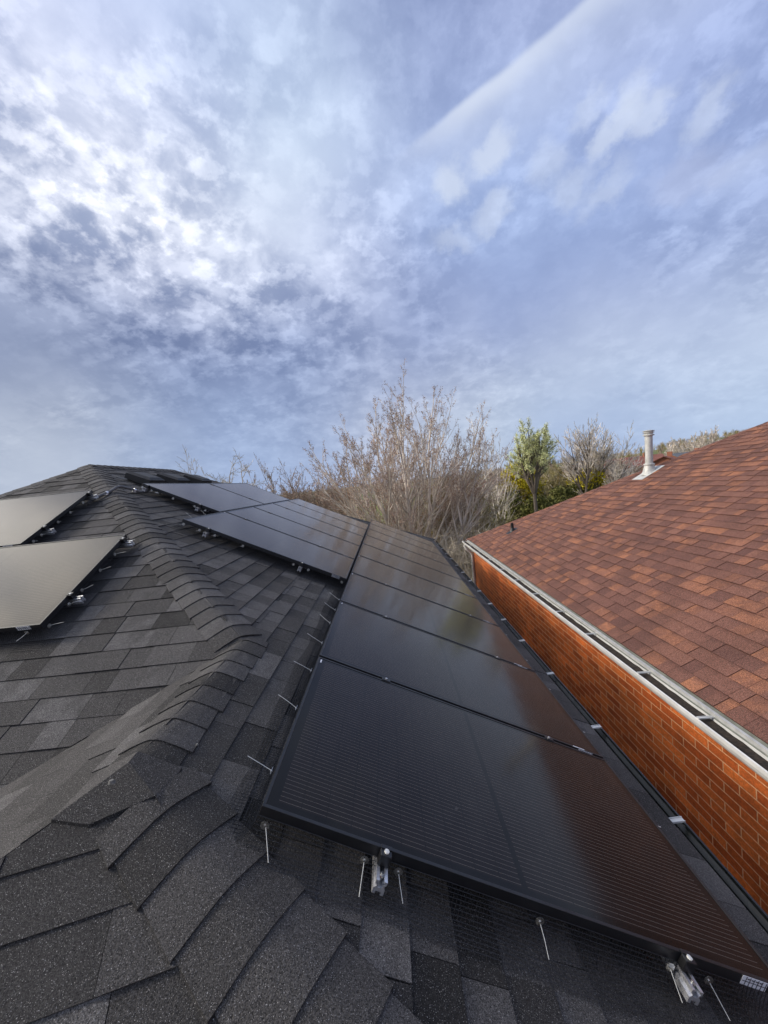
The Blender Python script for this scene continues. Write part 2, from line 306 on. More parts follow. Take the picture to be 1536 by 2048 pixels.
# ------------------------------------------------------------------ mesh building
class MB:
    def __init__(s): s.v = []; s.f = []; s.sh = []; s.bl = []; s.mi = []
    def face(s, pts, sh=.5, bl=0.0, mi=0):
        i = len(s.v); s.v.extend([tuple(q) for q in pts]); s.f.append(tuple(range(i, i + len(pts))))
        s.sh.append(sh); s.bl.append(bl); s.mi.append(mi)
    def mesh(s, vs, fs, sh=.5, bl=0., mi=0):
        i = len(s.v); s.v.extend([tuple(q) for q in vs])
        for f in fs: s.f.append(tuple(i + k for k in f)); s.sh.append(sh); s.bl.append(bl); s.mi.append(mi)
    def box(s, o, x, y, z, sh=.5, mi=0, bev=0):
        """box from corner o along vectors x, y, z"""
        o, x, y, z = map(Vector, (o, x, y, z))
        if bev:
            lx, ly, lz = x.length, y.length, z.length; b = min(bev, lx * .45, ly * .45, lz * .45)
            ux, uy, uz = x / lx * b, y / ly * b, z / lz * b
            def ring(h, ins):
                return [o + ux * (1 + ins) + uy * ins + h, o + x - ux * (1 + ins) + uy * ins + h, o + x - ux * ins + uy * (1 + ins) + h, o + x - ux * ins + y - uy * (1 + ins) + h,
                        o + x - ux * (1 + ins) + y - uy * ins + h, o + ux * (1 + ins) + y - uy * ins + h, o + ux * ins + y - uy * (1 + ins) + h, o + ux * ins + uy * (1 + ins) + h]
            rings = [ring(Vector((0, 0, 0)), .7), ring(uz, 0), ring(z - uz, 0), ring(z, .7)]
            vs = [q for r in rings for q in r]; fs = [tuple(range(7, -1, -1)), tuple(range(24, 32))]
            for k in range(3):
                for j in range(8): fs.append((k * 8 + j, k * 8 + (j + 1) % 8, k * 8 + 8 + (j + 1) % 8, k * 8 + 8 + j))
            s.mesh(vs, fs, sh, 0, mi); return
        vs = [o, o + x, o + x + y, o + y, o + z, o + x + z, o + x + y + z, o + y + z]
        s.mesh(vs, [(0, 3, 2, 1), (4, 5, 6, 7), (0, 1, 5, 4), (1, 2, 6, 5), (2, 3, 7, 6), (3, 0, 4, 7)], sh, 0, mi)
    def tube(s, pts, rad, n=6, sh=.5, mi=0, cap=True):
        pts = [Vector(q) for q in pts]; rs = rad if isinstance(rad, (list, tuple)) else [rad] * len(pts)
        d0 = (pts[1] - pts[0]).normalized(); up = Vector((0, 0, 1)) if abs(d0.z) < .9 else Vector((1, 0, 0))
        X = d0.cross(up).normalized(); i0 = len(s.v); L = len(pts)
        for i, q in enumerate(pts):
            d = (pts[min(i + 1, L - 1)] - pts[max(i - 1, 0)]).normalized()
            X = (X - d * X.dot(d)); X = X.normalized() if X.length > 1e-6 else d.orthogonal().normalized()
            Y = d.cross(X)
            for k in range(n):
                A = 2 * math.pi * k / n; s.v.append(tuple(q + X * (rs[i] * math.cos(A)) + Y * (rs[i] * math.sin(A))))
        for i in range(L - 1):
            for k in range(n):
                s.f.append((i0 + i * n + k, i0 + i * n + (k + 1) % n, i0 + (i + 1) * n + (k + 1) % n, i0 + (i + 1) * n + k)); s.sh.append(sh); s.bl.append(0.); s.mi.append(mi)
        if cap:
            s.f.append(tuple(i0 + k for k in range(n - 1, -1, -1))); s.f.append(tuple(i0 + (L - 1) * n + k for k in range(n)))
            s.sh += [sh, sh]; s.bl += [0., 0.]; s.mi += [mi, mi]
    def extrude(s, prof, fr, length, sh=.5, mi=0, closed=True):
        """prof: list of (a,b) in fr = (o, A, B, Dir)"""
        o, A, B, Dd = map(Vector, fr); n = len(prof); i = len(s.v)
        for L in (0, length):
            for a, b in prof: s.v.append(tuple(o + A * a + B * b + Dd * L))
        for k in range(n if closed else n - 1):
            j = (k + 1) % n; s.f.append((i + k, i + j, i + n + j, i + n + k)); s.sh.append(sh); s.bl.append(0.); s.mi.append(mi)
        if closed:
            s.f.append(tuple(i + k for k in range(n - 1, -1, -1))); s.f.append(tuple(i + n + k for k in range(n))); s.sh += [sh, sh]; s.bl += [0., 0.]; s.mi += [mi, mi]
    def build(s, name, mats, parent=None, smooth=False, local=False):
        me = bpy.data.meshes.new(name)
        off = Vector((0, 0, 0)) if (parent is None or local) else world_loc(parent)
        vs = s.v if off.length == 0 else [(x - off.x, y - off.y, z - off.z) for x, y, z in s.v]
        me.from_pydata(vs, [], s.f)
        if not isinstance(mats, (list, tuple)): mats = [mats]
        for mm in mats: me.materials.append(mm)
        if len(mats) > 1: me.polygons.foreach_set('material_index', s.mi)
        at_ = me.attributes.new('shade', 'FLOAT', 'FACE'); at_.data.foreach_set('value', s.sh)
        at_ = me.attributes.new('blend', 'FLOAT', 'FACE'); at_.data.foreach_set('value', s.bl)
        if smooth: me.polygons.foreach_set('use_smooth', [True] * len(s.f))
        me.update()
        o = bpy.data.objects.new(name, me); C.objects.link(o)
        if parent is not None: o.parent = parent
        return o
def world_loc(o):
    v = Vector(o.location)
    while o.parent is not None: o = o.parent; v = v + Vector(o.location)
    return v
def thing(name, label, cat, loc=(0, 0, 0), group=None):
    o = bpy.data.objects.new(name, None); C.objects.link(o); o.location = loc; o.empty_display_size = .1
    o['label'] = label; o['category'] = cat
    if group: o['group'] = group
    return o
def tag(o, label=None, cat=None, group=None, kind=None):
    if label: o['label'] = label
    if cat: o['category'] = cat
    if group: o['group'] = group
    if kind: o['kind'] = kind
    return o
def copy_tree(o, parent=None):
    c = o.copy(); C.objects.link(c)
    if parent is not None: c.parent = parent
    for ch in list(o.children): copy_tree(ch, c)
    return c
def V(*a): return Vector(a)

# ------------------------------------------------------------------ shingles
def clip(poly, P, Nn):
    out = []
    for i in range(len(poly)):
        A, B = poly[i], poly[(i + 1) % len(poly)]
        da = (A[0] - P[0]) * Nn[0] + (A[1] - P[1]) * Nn[1]; db = (B[0] - P[0]) * Nn[0] + (B[1] - P[1]) * Nn[1]
        if da >= 0: out.append(A)
        if (da >= 0) != (db >= 0):
            k = da / (da - db); out.append((A[0] + (B[0] - A[0]) * k, A[1] + (B[1] - A[1]) * k))
    return out
def shingle_face(mb, corners, course_dir, rng, expo=.143, tile=(.15, .36), thick=.006, lam=.003, base_mi=1, course_tilt=0.0, phase=0.0, var=.24, pb=.36):
    """corners: 3D convex polygon counter-clockwise seen from outside; courses run along course_dir"""
    cs = [Vector(c) for c in corners]; n = Vector((0, 0, 0))
    for i in range(1, len(cs) - 1): n += (cs[i] - cs[0]).cross(cs[i + 1] - cs[0])
    n.normalize()
    if n.z < 0: n = -n
    ux = Vector(course_dir); ux = (ux - n * ux.dot(n)).normalized(); us = n.cross(ux)
    if us.z < 0: ux = -ux; us = -us
    if course_tilt:
        q = Matrix.Rotation(course_tilt, 3, n); ux = q @ ux; us = q @ us
    O = cs[0]
    P2 = [((c - O).dot(ux), (c - O).dot(us)) for c in cs]
    area = sum(P2[i][0] * P2[(i + 1) % len(P2)][1] - P2[(i + 1) % len(P2)][0] * P2[i][1] for i in range(len(P2)))
    if area < 0: P2.reverse()
    edges = []
    for i in range(len(P2)):
        A, B = P2[i], P2[(i + 1) % len(P2)]; dx, dy = B[0] - A[0], B[1] - A[1]; L = math.hypot(dx, dy)
        if L > 1e-6: edges.append((A, (-dy / L, dx / L)))
    u0 = min(p[0] for p in P2); u1 = max(p[0] for p in P2); s0 = min(p[1] for p in P2) - phase; s1 = max(p[1] for p in P2)
    mb.face([O + ux * p[0] + us * p[1] - n * .003 for p in P2], .2, 0, base_mi)
    k = 0; ss = s0
    while ss < s1:
        se = ss + expo; u = u0 - rng.random() * .3
        wob = rng.uniform(-.002, .002)
        while u < u1:
            L = rng.uniform(*tile); q = [(u + .0012, ss + wob), (u + L - .0012, ss + wob), (u + L - .0012, se + .004), (u + .0012, se + .004)]
            for (P, Nn) in edges:
                q = clip(q, P, Nn)
                if len(q) < 3: break
            if len(q) >= 3:
                up = rng.random() < .5
                sh = min(1, max(0, (.62 if up else .38) + rng.gauss(0, var))); bl = 0.0
                if rng.random() < pb: bl = rng.uniform(.35, 1.0)
                r = lam if up else 0
                hz = lambda s_: thick * (1 - (s_ - ss) / expo) + r + .0015
                top = [O + ux * a + us * b + n * hz(b) for a, b in q]
                mb.face(top, sh, bl, 0)
                for i in range(len(q)):
                    A, B = q[i], q[(i + 1) % len(q)]
                    if A[1] > se - .002 and B[1] > se - .002: continue
                    a3, b3 = top[i], top[(i + 1) % len(q)]
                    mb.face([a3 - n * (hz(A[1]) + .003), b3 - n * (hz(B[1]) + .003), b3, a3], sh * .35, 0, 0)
            u += L
        ss = se; k += 1
def caps(mb, P0, P1, nl, nr, rng, expo=.130, wid=.15, th=.005, lift=.010, shades=None, taper=.012, droop=0.0, widr=None):
    """ridge caps from P0 (low / near end, first laid) up to P1; nl, nr: downhill directions either side"""
    P0, P1 = Vector(P0), Vector(P1); d = (P1 - P0); L = d.length; d.normalize(); nl = Vector(nl).normalized(); nr = Vector(nr).normalized()
    upv = -(nl + nr).normalized() if (nl + nr).length > .05 else Vector((0, 0, 1)); n_ = int(L / expo) + 1
    for k in range(n_):
        a = k * expo; b = min(a + expo + .004, L + .02)
        sh = min(1, max(0, rng.gauss(.5, .2))); bl = rng.uniform(.3, 1) if rng.random() < .4 else 0
        if shades and k < len(shades): sh, bl = shades[k]
        wl, wr = wid + rng.uniform(-.006, .006), (widr or wid) + rng.uniform(-.006, .006)
        j = rng.uniform(-.004, .004)
        def sect(t_, h, w0, w1):
            q = P0 + d * t_ + upv * (lift + h)
            R = .045
            pts = [q + nl * w0 - upv * .004, q + nl * w0 * .62, q + nl * R * .8 - upv * .0005]
            pts += [q + nl * R * .3 - upv * .0042 + Vector((0, 0, 0)), q + nr * R * .3 - upv * .0042]
            pts += [q + nr * R * .8 - upv * .0005, q + nr * w1 * .62, q + nr * w1 - upv * .004]
            return pts
        A = sect(a + j, th + .002 - (droop if k == 0 else 0), wl, wr); B = sect(b, .001, wl - taper, wr - taper)
        A0 = [q - upv * (th + .008) for q in A]
        for i in range(7):
            mb.face([A[i], A[i + 1], B[i + 1], B[i]], sh, bl, 0)
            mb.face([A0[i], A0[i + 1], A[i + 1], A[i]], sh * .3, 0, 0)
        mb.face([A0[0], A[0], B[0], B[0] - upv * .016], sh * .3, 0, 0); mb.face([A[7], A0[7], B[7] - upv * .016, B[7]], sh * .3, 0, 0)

# ------------------------------------------------------------------ the grey roofed house
GZ = -7.4
TH = math.atan(.5); ct, st = math.cos(TH), math.sin(TH)
rng = random.Random(7)
EX = 1.335
def zA(x): return -1.3115 - .5 * x
ZE = zA(EX)
P1 = V(-3.96, 5.235, zA(-3.96)); P2 = V(-3.96, 7.29, zA(-3.96))
XR = -.94; ZR = zA(XR)
J = V(XR, P1.y - (XR + 3.96), ZR); E0 = V(XR, 1.2, ZR)
FC = V(EX, P2.y + (EX + 3.96), ZE)
alp = math.radians(32)
pC, phC = .58, math.radians(-75)
def downC(t_): return V(math.cos(alp) * t_, -math.sin(alp) * t_, -.5 * math.cos(alp) * t_)
H3 = E0 + downC((EX - XR) / math.cos(alp))                      # hip between right face and front face meets the eave
pD = .36
kD = (pD + pC * math.cos(phC)) / (-pC * math.sin(phC))
def hipD(t_): return E0 + V(-t_, -kD * t_, -pD * t_)
H4 = hipD((ZR - ZE) / pD)
vk = pD / .5
def valley(t_): return J + V(-t_, -vk * t_, -pD * t_)
VV = valley((ZR - ZE) / pD)
hB = (P1.z - ZE) / .5
LB = V(P1.x - hB, P1.y - hB, ZE)                                # where the left hip of the back face meets the eave
FL = V(P1.x - hB, P2.y + hB, ZE)
house = thing('grey_house', 'dark charcoal shingled hip roof house the camera stands on, carrying the solar panels', 'house', (-2, 6, GZ))
roof = bpy.data.objects.new('roof', None)
mb = MB()
# right face, two convex pieces that share one line of courses
rr = random.Random(3)
shingle_face(mb, [H3, FC, P2, P1, J, E0], (0, 1, 0), rr, tile=(.13, .30)) if False else None
# right face cut in convex parts: lower strip under the level ridge and the trapezoid up to the peak share the plane
shingle_face(mb, [V(EX, H3.y, ZE), FC, V(XR, FC.y - (EX - XR), ZR), V(XR, E0.y, ZR)], (0, 1, 0), rr, tile=(.13, .26))
k_up = (int(((EX - XR) / ct) / .143) + 1) * .143 - (EX - XR) / ct
shingle_face(mb, [J, V(XR, FC.y - (EX - XR), ZR), P2, P1], (0, 1, 0), rr, tile=(.13, .26), phase=.143 - k_up)
# face behind the hip, rising to the peak (carries the left panels)
shingle_face(mb, [VV, J, P1, LB], (1, 0, 0), rr, tile=(.13, .30))
# flank left of the near ridge
shingle_face(mb, [H4, E0, J, VV], (0, 1, 0), rr, tile=(.2, .35), var=.10, pb=.12)
# front face below the camera
shingle_face(mb, [H3 + V(0, 0, 0), E0, H4], (-math.sin(phC), math.cos(phC), 0), rr, tile=(.26, .5), expo=.147, var=.14, pb=.3)
# far side and left side
shingle_face(mb, [FC, P2, FL], (1, 0, 0), rr, tile=(.5, .9))
shingle_face(mb, [LB, P1, P2, FL], (0, 1, 0), rr, tile=(.5, .9))
roof_o = mb.build('roof', [M['shingle'], M['underlay']], house)
dA_dn = V(ct, 0, -st); dB_dn = V(0, -ct, -st); dW = V(-ct, 0, -st); dF = V(0, ct, -st)
nC = V(pC * math.cos(phC), pC * math.sin(phC), 1).normalized()
def perp_down(dirv, n):                                          # direction in the plane with normal n, square to the hip, going down
    q = dirv.normalized().cross(n).normalized()
    return q
nA = V(st, 0, ct); nB = V(0, -st, ct); nD = V(-pD, 0, 1).normalized(); nW = V(-st, 0, ct); nF = V(0, st, ct)
def cap_line(A, B, n1, n2, **kw):
    dv = (B - A); q1 = perp_down(dv, n1); q2 = perp_down(dv, n2)
    if q1.dot(Vector((n1.x, n1.y, 0))) < 0: q1 = -q1
    if q2.dot(Vector((n2.x, n2.y, 0))) < 0: q2 = -q2
    mm = MB(); caps(mm, A, B, q1, q2, rng, **kw)
    return mm.build('hip_cap', M['shingle'], roof_o)
hip_low = P1 + V(1, -1, -.5) * (P1.y - J.y)
cap_line(hip_low + V(-.03, .03, .015), P1, nA, nB, wid=.158)
cap_line(H3, E0 + downC(.13), nA, nC, expo=.150, wid=.158, lift=.0165, th=.005, shades=[(.4, 0)] * 3 + [(.5, .2), (.6, 0), (.15, 0), (.95, 1), (.3, 0), (.45, .2), (.5, .1), (.4, 0)])
cap_line(E0 + V(0, .0, 0), J + V(0, .06, 0), nD, nA, wid=.150, expo=.128)
# the last cap folds down over the end of the ridge
zC = lambda x, y: E0.z - pC * (math.cos(phC) * (x - E0.x) + math.sin(phC) * (y - E0.y))
zD = lambda x: E0.z + pD * (x - E0.x)
L_ = V(0, 0, .022)
k0, kr0, kl0 = E0 + V(0, .05, 0) + L_, V(-.80, 1.25, zA(-.80)) + L_ * .8, V(XR - .145, 1.25, zD(XR - .145)) + L_ * .8
ke, k3, kd = E0 + V(0, .0, -.002) + L_, E0 + downC(.15) + L_, hipD(.15) + L_ * .7
kf, kr1 = V(-.975, 1.055, zC(-.975, 1.055)) + L_ * .75, V(-.785, 1.10, zA(-.785)) + L_ * .7
mm = MB()
mm.face([k0, ke, k3, kr1, kr0], .45, 0); mm.face([ke, kd, kf, k3], .35, 0); mm.face([k0, kl0, kd, ke], .55, .3)
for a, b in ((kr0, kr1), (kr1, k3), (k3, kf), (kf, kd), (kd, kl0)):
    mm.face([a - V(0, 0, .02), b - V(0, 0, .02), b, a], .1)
mm.build('end_cap', M['shingle'], roof_o)
cap_line(P1 + V(0, 0, .006), P2 + V(0, 0, .006), nW, nA, wid=.14)
cap_line(LB, P1, nW, nB, wid=.14)
cap_line(FC, P2, nF, nA, wid=.14)
# walls, soffit
mb = MB()
wx0, wx1, wy0, wy1 = LB.x + .45, EX - .45, -2.0, FC.y - .45
mb.box((wx0, wy0, GZ), (wx1 - wx0, 0, 0), (0, wy1 - wy0, 0), (0, 0, ZE - .12 - GZ))
mb.build('wall', M['brick_grey'], house)
mb = MB(); mb.box((LB.x, H3.y, ZE - .17), (EX - .005 - LB.x, 0, 0), (0, FC.y - H3.y, 0), (0, 0, .13)); mb.build('soffit', M['black_metal'], house)
# box vents
def box_vent(y, x, lab):
    mm = MB(); o = V(x, y, zA(x)); d = V(-ct, 0, st); yv = V(0, 1, 0)
    Lx, Ly, Hh = .33, .36, .085
    mm.box(o - d * .03 - yv * .05 + nA * .004, d * (Lx + .1), yv * (Ly + .1), nA * .008)
    def q(a, b, h): return o + d * a + yv * b + nA * h
    lo = [q(0, 0, .028), q(Lx, 0, .028), q(Lx, Ly, .028), q(0, Ly, .028)]; mi_ = [q(0, 0, .115), q(Lx, 0, .10), q(Lx, Ly, .10), q(0, Ly, .115)]
    hi = [q(.045, .05, .14), q(Lx - .05, .05, .13), q(Lx - .05, Ly - .05, .13), q(.045, Ly - .05, .14)]
    mm.mesh(lo + mi_ + hi, [(0, 3, 2, 1)] + [(i, (i + 1) % 4, 4 + (i + 1) % 4, 4 + i) for i in range(4)] + [(4 + i, 4 + (i + 1) % 4, 8 + (i + 1) % 4, 8 + i) for i in range(4)] + [(8, 9, 10, 11)])
    mm.box(q(.03, .03, .012), d * (Lx - .06), yv * (Ly - .06), nA * .02)
    v = mm.build('box_vent', M['vent'], roof_o); v['label'] = lab
box_vent(5.12, -3.16, 'low black box vent nearest the peak'); box_vent(5.84, -3.17, 'middle low black box vent'); box_vent(6.60, -3.16, 'low black box vent farthest along the ridge')
# gutter with hangers
def gutter(parent, xi, xo, ztop, y0, y1, m_out, m_in, sgn, hy, deb, strap_mat, hw=.03, back=.0):
    """K-style channel running along y. xi: inner edge, xo: outer edge, sgn +1 when the outside is +x"""
    g = MB(); w_ = abs(xo - xi); t_ = .0025
    prof = [(0, 0), (0, -.11), (w_ * .55, -.115), (w_ * .72, -.085), (w_ * .80, -.045), (w_, -.03), (w_, .0), (w_ - .012, .003), (w_ - .016, -.006),
            (w_ - .006, -.010), (w_ - .006, -.026), (w_ * .77, -.042), (w_ * .69, -.082), (w_ * .53, -.111), (t_, -.107), (t_, 0)]
    g.extrude(prof, (V(xi, y0, ztop), V(sgn, 0, 0), V(0, 0, 1), V(0, 1, 0)), y1 - y0)
    go = g.build('gutter', m_out, parent)
    g = MB(); r = random.Random(5); n = int((y1 - y0) / .08)                        # leaf litter lying in the channel
    for i in range(n):
        ya = y0 + .01 + (y1 - y0 - .03) * i / n; yb = y0 + .01 + (y1 - y0 - .03) * (i + 1) / n
        if i == 0: ha = deb
        hb = deb + r.uniform(-.004, .004)
        g.face([(xi + sgn * .004, ya, ztop + ha), (xi + sgn * w_ * .68, ya, ztop + ha - .004), (xi + sgn * w_ * .68, yb, ztop + hb - .004), (xi + sgn * .004, yb, ztop + hb)], .5)
        ha = hb
    g.build('leaf_litter', M['debris'], go)
    for y in hy:
        g = MB(); g.box((xi - sgn * back, y - hw / 2, ztop + .003), (sgn * (w_ - .006 + back), 0, .004), (0, hw, 0), (0, 0, .0035))
        g.box((xi - sgn * back, y - hw / 2, ztop + .0066), (sgn * (w_ - .006 + back), 0, .004), (0, .003, 0), (0, 0, .006)); g.box((xi - sgn * back, y + hw / 2 - .003, ztop + .0066), (sgn * (w_ - .006 + back), 0, .004), (0, .003, 0), (0, 0, .006))
        g.box((xo - sgn * .012, y - hw / 2, ztop - .02), (sgn * .005, 0, 0), (0, hw, 0), (0, 0, .03))
        g.build('gutter_hanger', strap_mat, go)
    return go
gutter(house, EX - .004, 1.452, ZE - .060, H3.y + .1, FC.y, M['black_metal'], None, 1,
       [1.22, 2.01, 2.83, 3.66, 4.45, 5.16, 5.85, 6.55, 7.25, 7.95, 8.65, 9.4, 10.1, 10.9, 11.7], -.075, M['white_metal'])
mb = MB(); mb.box((EX - .03, H3.y + .1, ZE - .012), (.034, 0, 0), (0, FC.y - H3.y - .1, 0), (0, 0, .006)); mb.box((EX - .002, H3.y + .1, ZE - .05), (.004, 0, 0), (0, FC.y - H3.y - .1, 0), (0, 0, .038))
mb.build('drip_edge', M['black_metal'], roof_o)

# ------------------------------------------------------------------ solar panels
PH = .125                                                       # glass above the shingles
def zP(x): return zA(x) + PH / ct
def make_panel():
    r = bpy.data.objects.new('solar_panel', None); C.objects.link(r); r.empty_display_size = .1
    f = MB(); hh, lw = .035, .011
    f.box((0, 0, -hh), (PL, 0, 0), (0, lw, 0), (0, 0, hh), bev=.0012); f.box((0, PW - lw, -hh), (PL, 0, 0), (0, lw, 0), (0, 0, hh), bev=.0012)
    f.box((0, lw, -hh), (lw, 0, 0), (0, PW - 2 * lw, 0), (0, 0, hh), bev=.0012); f.box((PL - lw, lw, -hh), (lw, 0, 0), (0, PW - 2 * lw, 0), (0, 0, hh), bev=.0012)
    f.box((lw, lw, -hh), (.02, 0, 0), (0, PW - 2 * lw, 0), (0, 0, .0015)); f.box((PL - lw - .02, lw, -hh), (.02, 0, 0), (0, PW - 2 * lw, 0), (0, 0, .0015))
    f.build('frame', M['frame'], r, local=True)
    g = MB(); g.box((lw, lw, -.0065), (PL - 2 * lw, 0, 0), (0, PW - 2 * lw, 0), (0, 0, .004)); g.build('glass', M['cells'], r, local=True)
    j = MB(); j.box((PL / 2 - .05, PW / 2 - .04, -.03), (.1, 0, 0), (0, .08, 0), (0, 0, .022), bev=.004); j.build('junction_box', M['frame'], r, local=True)
    return r
proto = make_panel(); first = [True]
def panel(O, X, Y, label, group, extra=None):
    if first[0]: p_ = proto; first[0] = False
    else: p_ = copy_tree(proto)
    Z = X.cross(Y).normalized()
    p_.matrix_world = Matrix(((X.x, Y.x, Z.x, O.x), (X.y, Y.y, Z.y, O.y), (X.z, Y.z, Z.z, O.z), (0, 0, 0, 1)))
    tag(p_, label, 'solar panel', group)
    return p_
Xd = V(ct, 0, -st); Yy = V(0, 1, 0)
def onP(s_, y, off=0): return V(s_ * ct, y, zP(s_ * ct)) + nA * off
ordn = ['first', 'second', 'third', 'fourth', 'fifth', 'sixth', 'seventh', 'eighth', 'ninth']
def sticker(pn, kind):
    m_ = MB()
    if kind == 'barcode':
        m_.box((PL - .155, -.0016, -.032), (.085, 0, 0), (0, .0012, 0), (0, 0, .03))
        o = m_.build('label_sticker', M['sticker'], pn, local=True)
        m_ = MB()
        for i in range(6):
            m_.box((PL - .155 + .012 + i * .0135, -.0028, -.031), (.0016, 0, 0), (0, .001, 0), (0, 0, .028))
        m_.box((PL - .154, -.0036, -.018), (.083, 0, 0), (0, .001, 0), (0, 0, .0016))
        for i in range(4): m_.box((PL - .138 + i * .0135, -.0030, -.0105), (.009, 0, 0), (0, .001, 0), (0, 0, .003))
        m_.build('printed_lines', M['print'], o, local=True)
    if kind == 'tick':
        m_.box((.016, PW - .055, -.0022), (.008, 0, 0), (0, .035, 0), (0, 0, .0006)); m_.build('label_sticker', M['sticker'], pn, local=True)
    if kind == 'gap':
        m_.box((PL - .19, PW - .0008, -.018), (.07, 0, 0), (0, .0012, 0), (0, 0, .016)); m_.build('label_sticker', M['sticker'], pn, local=True)
for k in range(9):
    y = 1.1 + 1.03 * k
    lab = 'nearest and largest looking solar panel, at the camera end of the lower row' if k == 0 else '%s solar panel from the camera in the lower row beside the gutter' % ordn[k]
    pn = panel(onP(-.535, y), Xd, Yy, lab, 'black solar panels in the lower row beside the gutter')
    if k == 0: sticker(pn, 'barcode')
    if k < 2: sticker(pn, 'tick')
    if 0 < k < 5:
        m_ = MB(); m_.box((PL - .19, .001, .0004), (.07, 0, 0), (0, .007, 0), (0, 0, .0006)); m_.build('label_sticker', M['sticker'], pn, local=True)
for k in range(5):
    pn = panel(onP(-2.31, 3.85 + 1.03 * k), Xd, Yy, ('solar panel at the near end of the middle row, its front edge above bare shingles' if k == 0 else '%s solar panel from the near end of the middle row' % ordn[k]), 'black solar panels in the middle row')
    if k == 0: sticker(pn, 'barcode')
for k in range(2):
    panel(onP(-2.325, 4.757 + (PL + .02) * k * .92), Yy, V(-ct, 0, st), ('solar panel in the top row just below the box vents, nearer of the two' if k == 0 else 'solar panel at the far end of the top row below the box vents'), 'black solar panels in the top row') if k == 0 else panel(onP(-2.325, 4.757 + (PL + .02)) , Yy, V(-ct, 0, st), 'solar panel at the far end of the top row below the box vents', 'black solar panels in the top row')
# left face: two rows lying sideways
zB = lambda y: .5 * y + (J.z - .5 * J.y)
def onB(x, y, off=0): return V(x, y, zB(y) + PH / ct) + nB * off
Ub = V(0, ct, st)
ytop2 = 3.235; ybot2 = ytop2 - PW * ct
ybot1 = ytop2 + .02; ytop1 = ybot1 + PW * ct
XB1, XB2 = -3.165, -2.235
panel(onB(XB2 - PL, ybot2), V(1, 0, 0), Ub, 'grey-glared solar panel at the left edge, lower one in front', 'solar panels on the left roof face')
panel(onB(XB1 - PL, ybot1), V(1, 0, 0), Ub, 'grey-glared solar panel at the left edge, upper one near the conduit', 'solar panels on the left roof face')

# rails -------------------------------------------------------------
def rail(origin, Dd, A, N, length, label, group, end_clamps=True, mids=(), slack=.065, far_ext=.03):
    """origin: top of glass plane at array edge; Dd along the rail, A across, N normal"""
    r = thing('mounting_rail', label, 'mounting rail', origin - N * PH, group)
    g = MB(); o = origin - Dd * slack - N * (.037 + .044)
    hw = .0175; H_ = .044; t_ = .0032
    prof = [(-hw, 0), (-.008, 0), (-.008, .010), (.008, .010), (.008, 0), (hw, 0), (hw, .018), (hw - .007, .026), (hw, .034), (hw, H_), (.0075, H_), (.0075, H_ - .004), (hw - t_ - .002, H_ - .004),
            (hw - t_ - .002, .034), (hw - .0105, .027), (hw - .0105, .022), (-hw + .0105, .022), (-hw + .0105, .027), (-hw + t_ + .002, .034), (-hw + t_ + .002, H_ - .004), (-.0075, H_ - .004), (-.0075, H_), (-hw, H_), (-hw, .034), (-hw + .007, .026), (-hw, .018)]
    g.extrude(prof, (o, A, N, Dd), length + slack + far_ext); g.build('rail_profile', M['alu'], r)
    for k in range(int(length / 1.2) + 1):                                          # L feet standing on the shingles
        q = origin + Dd * (.25 + 1.2 * k) - N * PH
        if .25 + 1.2 * k > length: break
        g = MB(); g.box(q - A * .03 - Dd * .025 + N * .012, A * .06, Dd * .05, N * .006); g.box(q + A * .0215 - Dd * .02 + N * .018, A * .005, Dd * .04, N * .055)
        g.build('foot', M['alu'], r)
    if end_clamps:
        g = MB(); q = origin - N * .036
        g.box(q - Dd * .024 - A * .018, Dd * .0235, A * .036, N * .037, bev=.002); g.box(q - Dd * .004 - A * .018 + N * .0371, Dd * .012, A * .036, N * .003)
        e = g.build('end_clamp', M['frame'], r)
        g = MB(); c_ = q - Dd * .011 + N * .0372; g.tube([c_, c_ + N * .004], .0075, 12); g.tube([c_ + N * .004, c_ + N * .0046], .0035, 6); g.build('bolt', M['pin'], e)
        g = MB(); c_ = origin - Dd * (slack - .022) - N * .045; g.tube([c_ - N * .012, c_ + N * .012], .004, 8); g.tube([c_ + N * .0, c_ + N * .007], .0085, 6); g.build('bolt', M['steel'], r)
    for md in mids:
        g = MB(); q = origin + Dd * md
        g.box(q - Dd * .017 - A * .025 + N * .0008, Dd * .034, A * .05, N * .003, bev=.001); g.box(q - Dd * .007 - A * .02 - N * .036, Dd * .014, A * .04, N * .036)
        e = g.build('mid_clamp', M['frame'], r)
        g = MB(); g.tube([q + N * .0038, q + N * .009], .0065, 8); g.build('bolt', M['alu'], e)
    return r
gA = 'aluminium rails under the right roof panels'
mids9 = [1.03 * k - .01 for k in range(1, 9)]; mids5 = mids9[:4]
rail(onP(-.13, 1.1), Yy, Xd, nA, 9.26, 'aluminium rail end under the front edge of the nearest panel, left one of two', gA, mids=mids9)
rail(onP(.87, 1.1), Yy, Xd, nA, 9.26, 'aluminium rail sticking out under the nearest panel, beside its barcode sticker', gA, mids=mids9)
rail(onP(-2.03, 3.85), Yy, Xd, nA, 5.14, 'aluminium rail end under the front of the middle panel row, upper one near its corner', gA, mids=mids5)
rail(onP(-1.03, 3.85), Yy, Xd, nA, 5.14, 'aluminium rail end under the middle panel row, the one nearer the gutter', gA, mids=mids5)
rail(onP(-3.26, 4.757), Yy, Xd, nA, 3.53, 'aluminium rail end under the top panel row where the grey conduit ends', gA, mids=[PL + .01])
rail(onP(-2.58, 4.757), Yy, Xd, nA, 3.53, 'aluminium rail end under the top panel row, lower one of two', gA, mids=[PL + .01])
gB = 'aluminium rails under the left roof panels'
mX = V(-1, 0, 0)
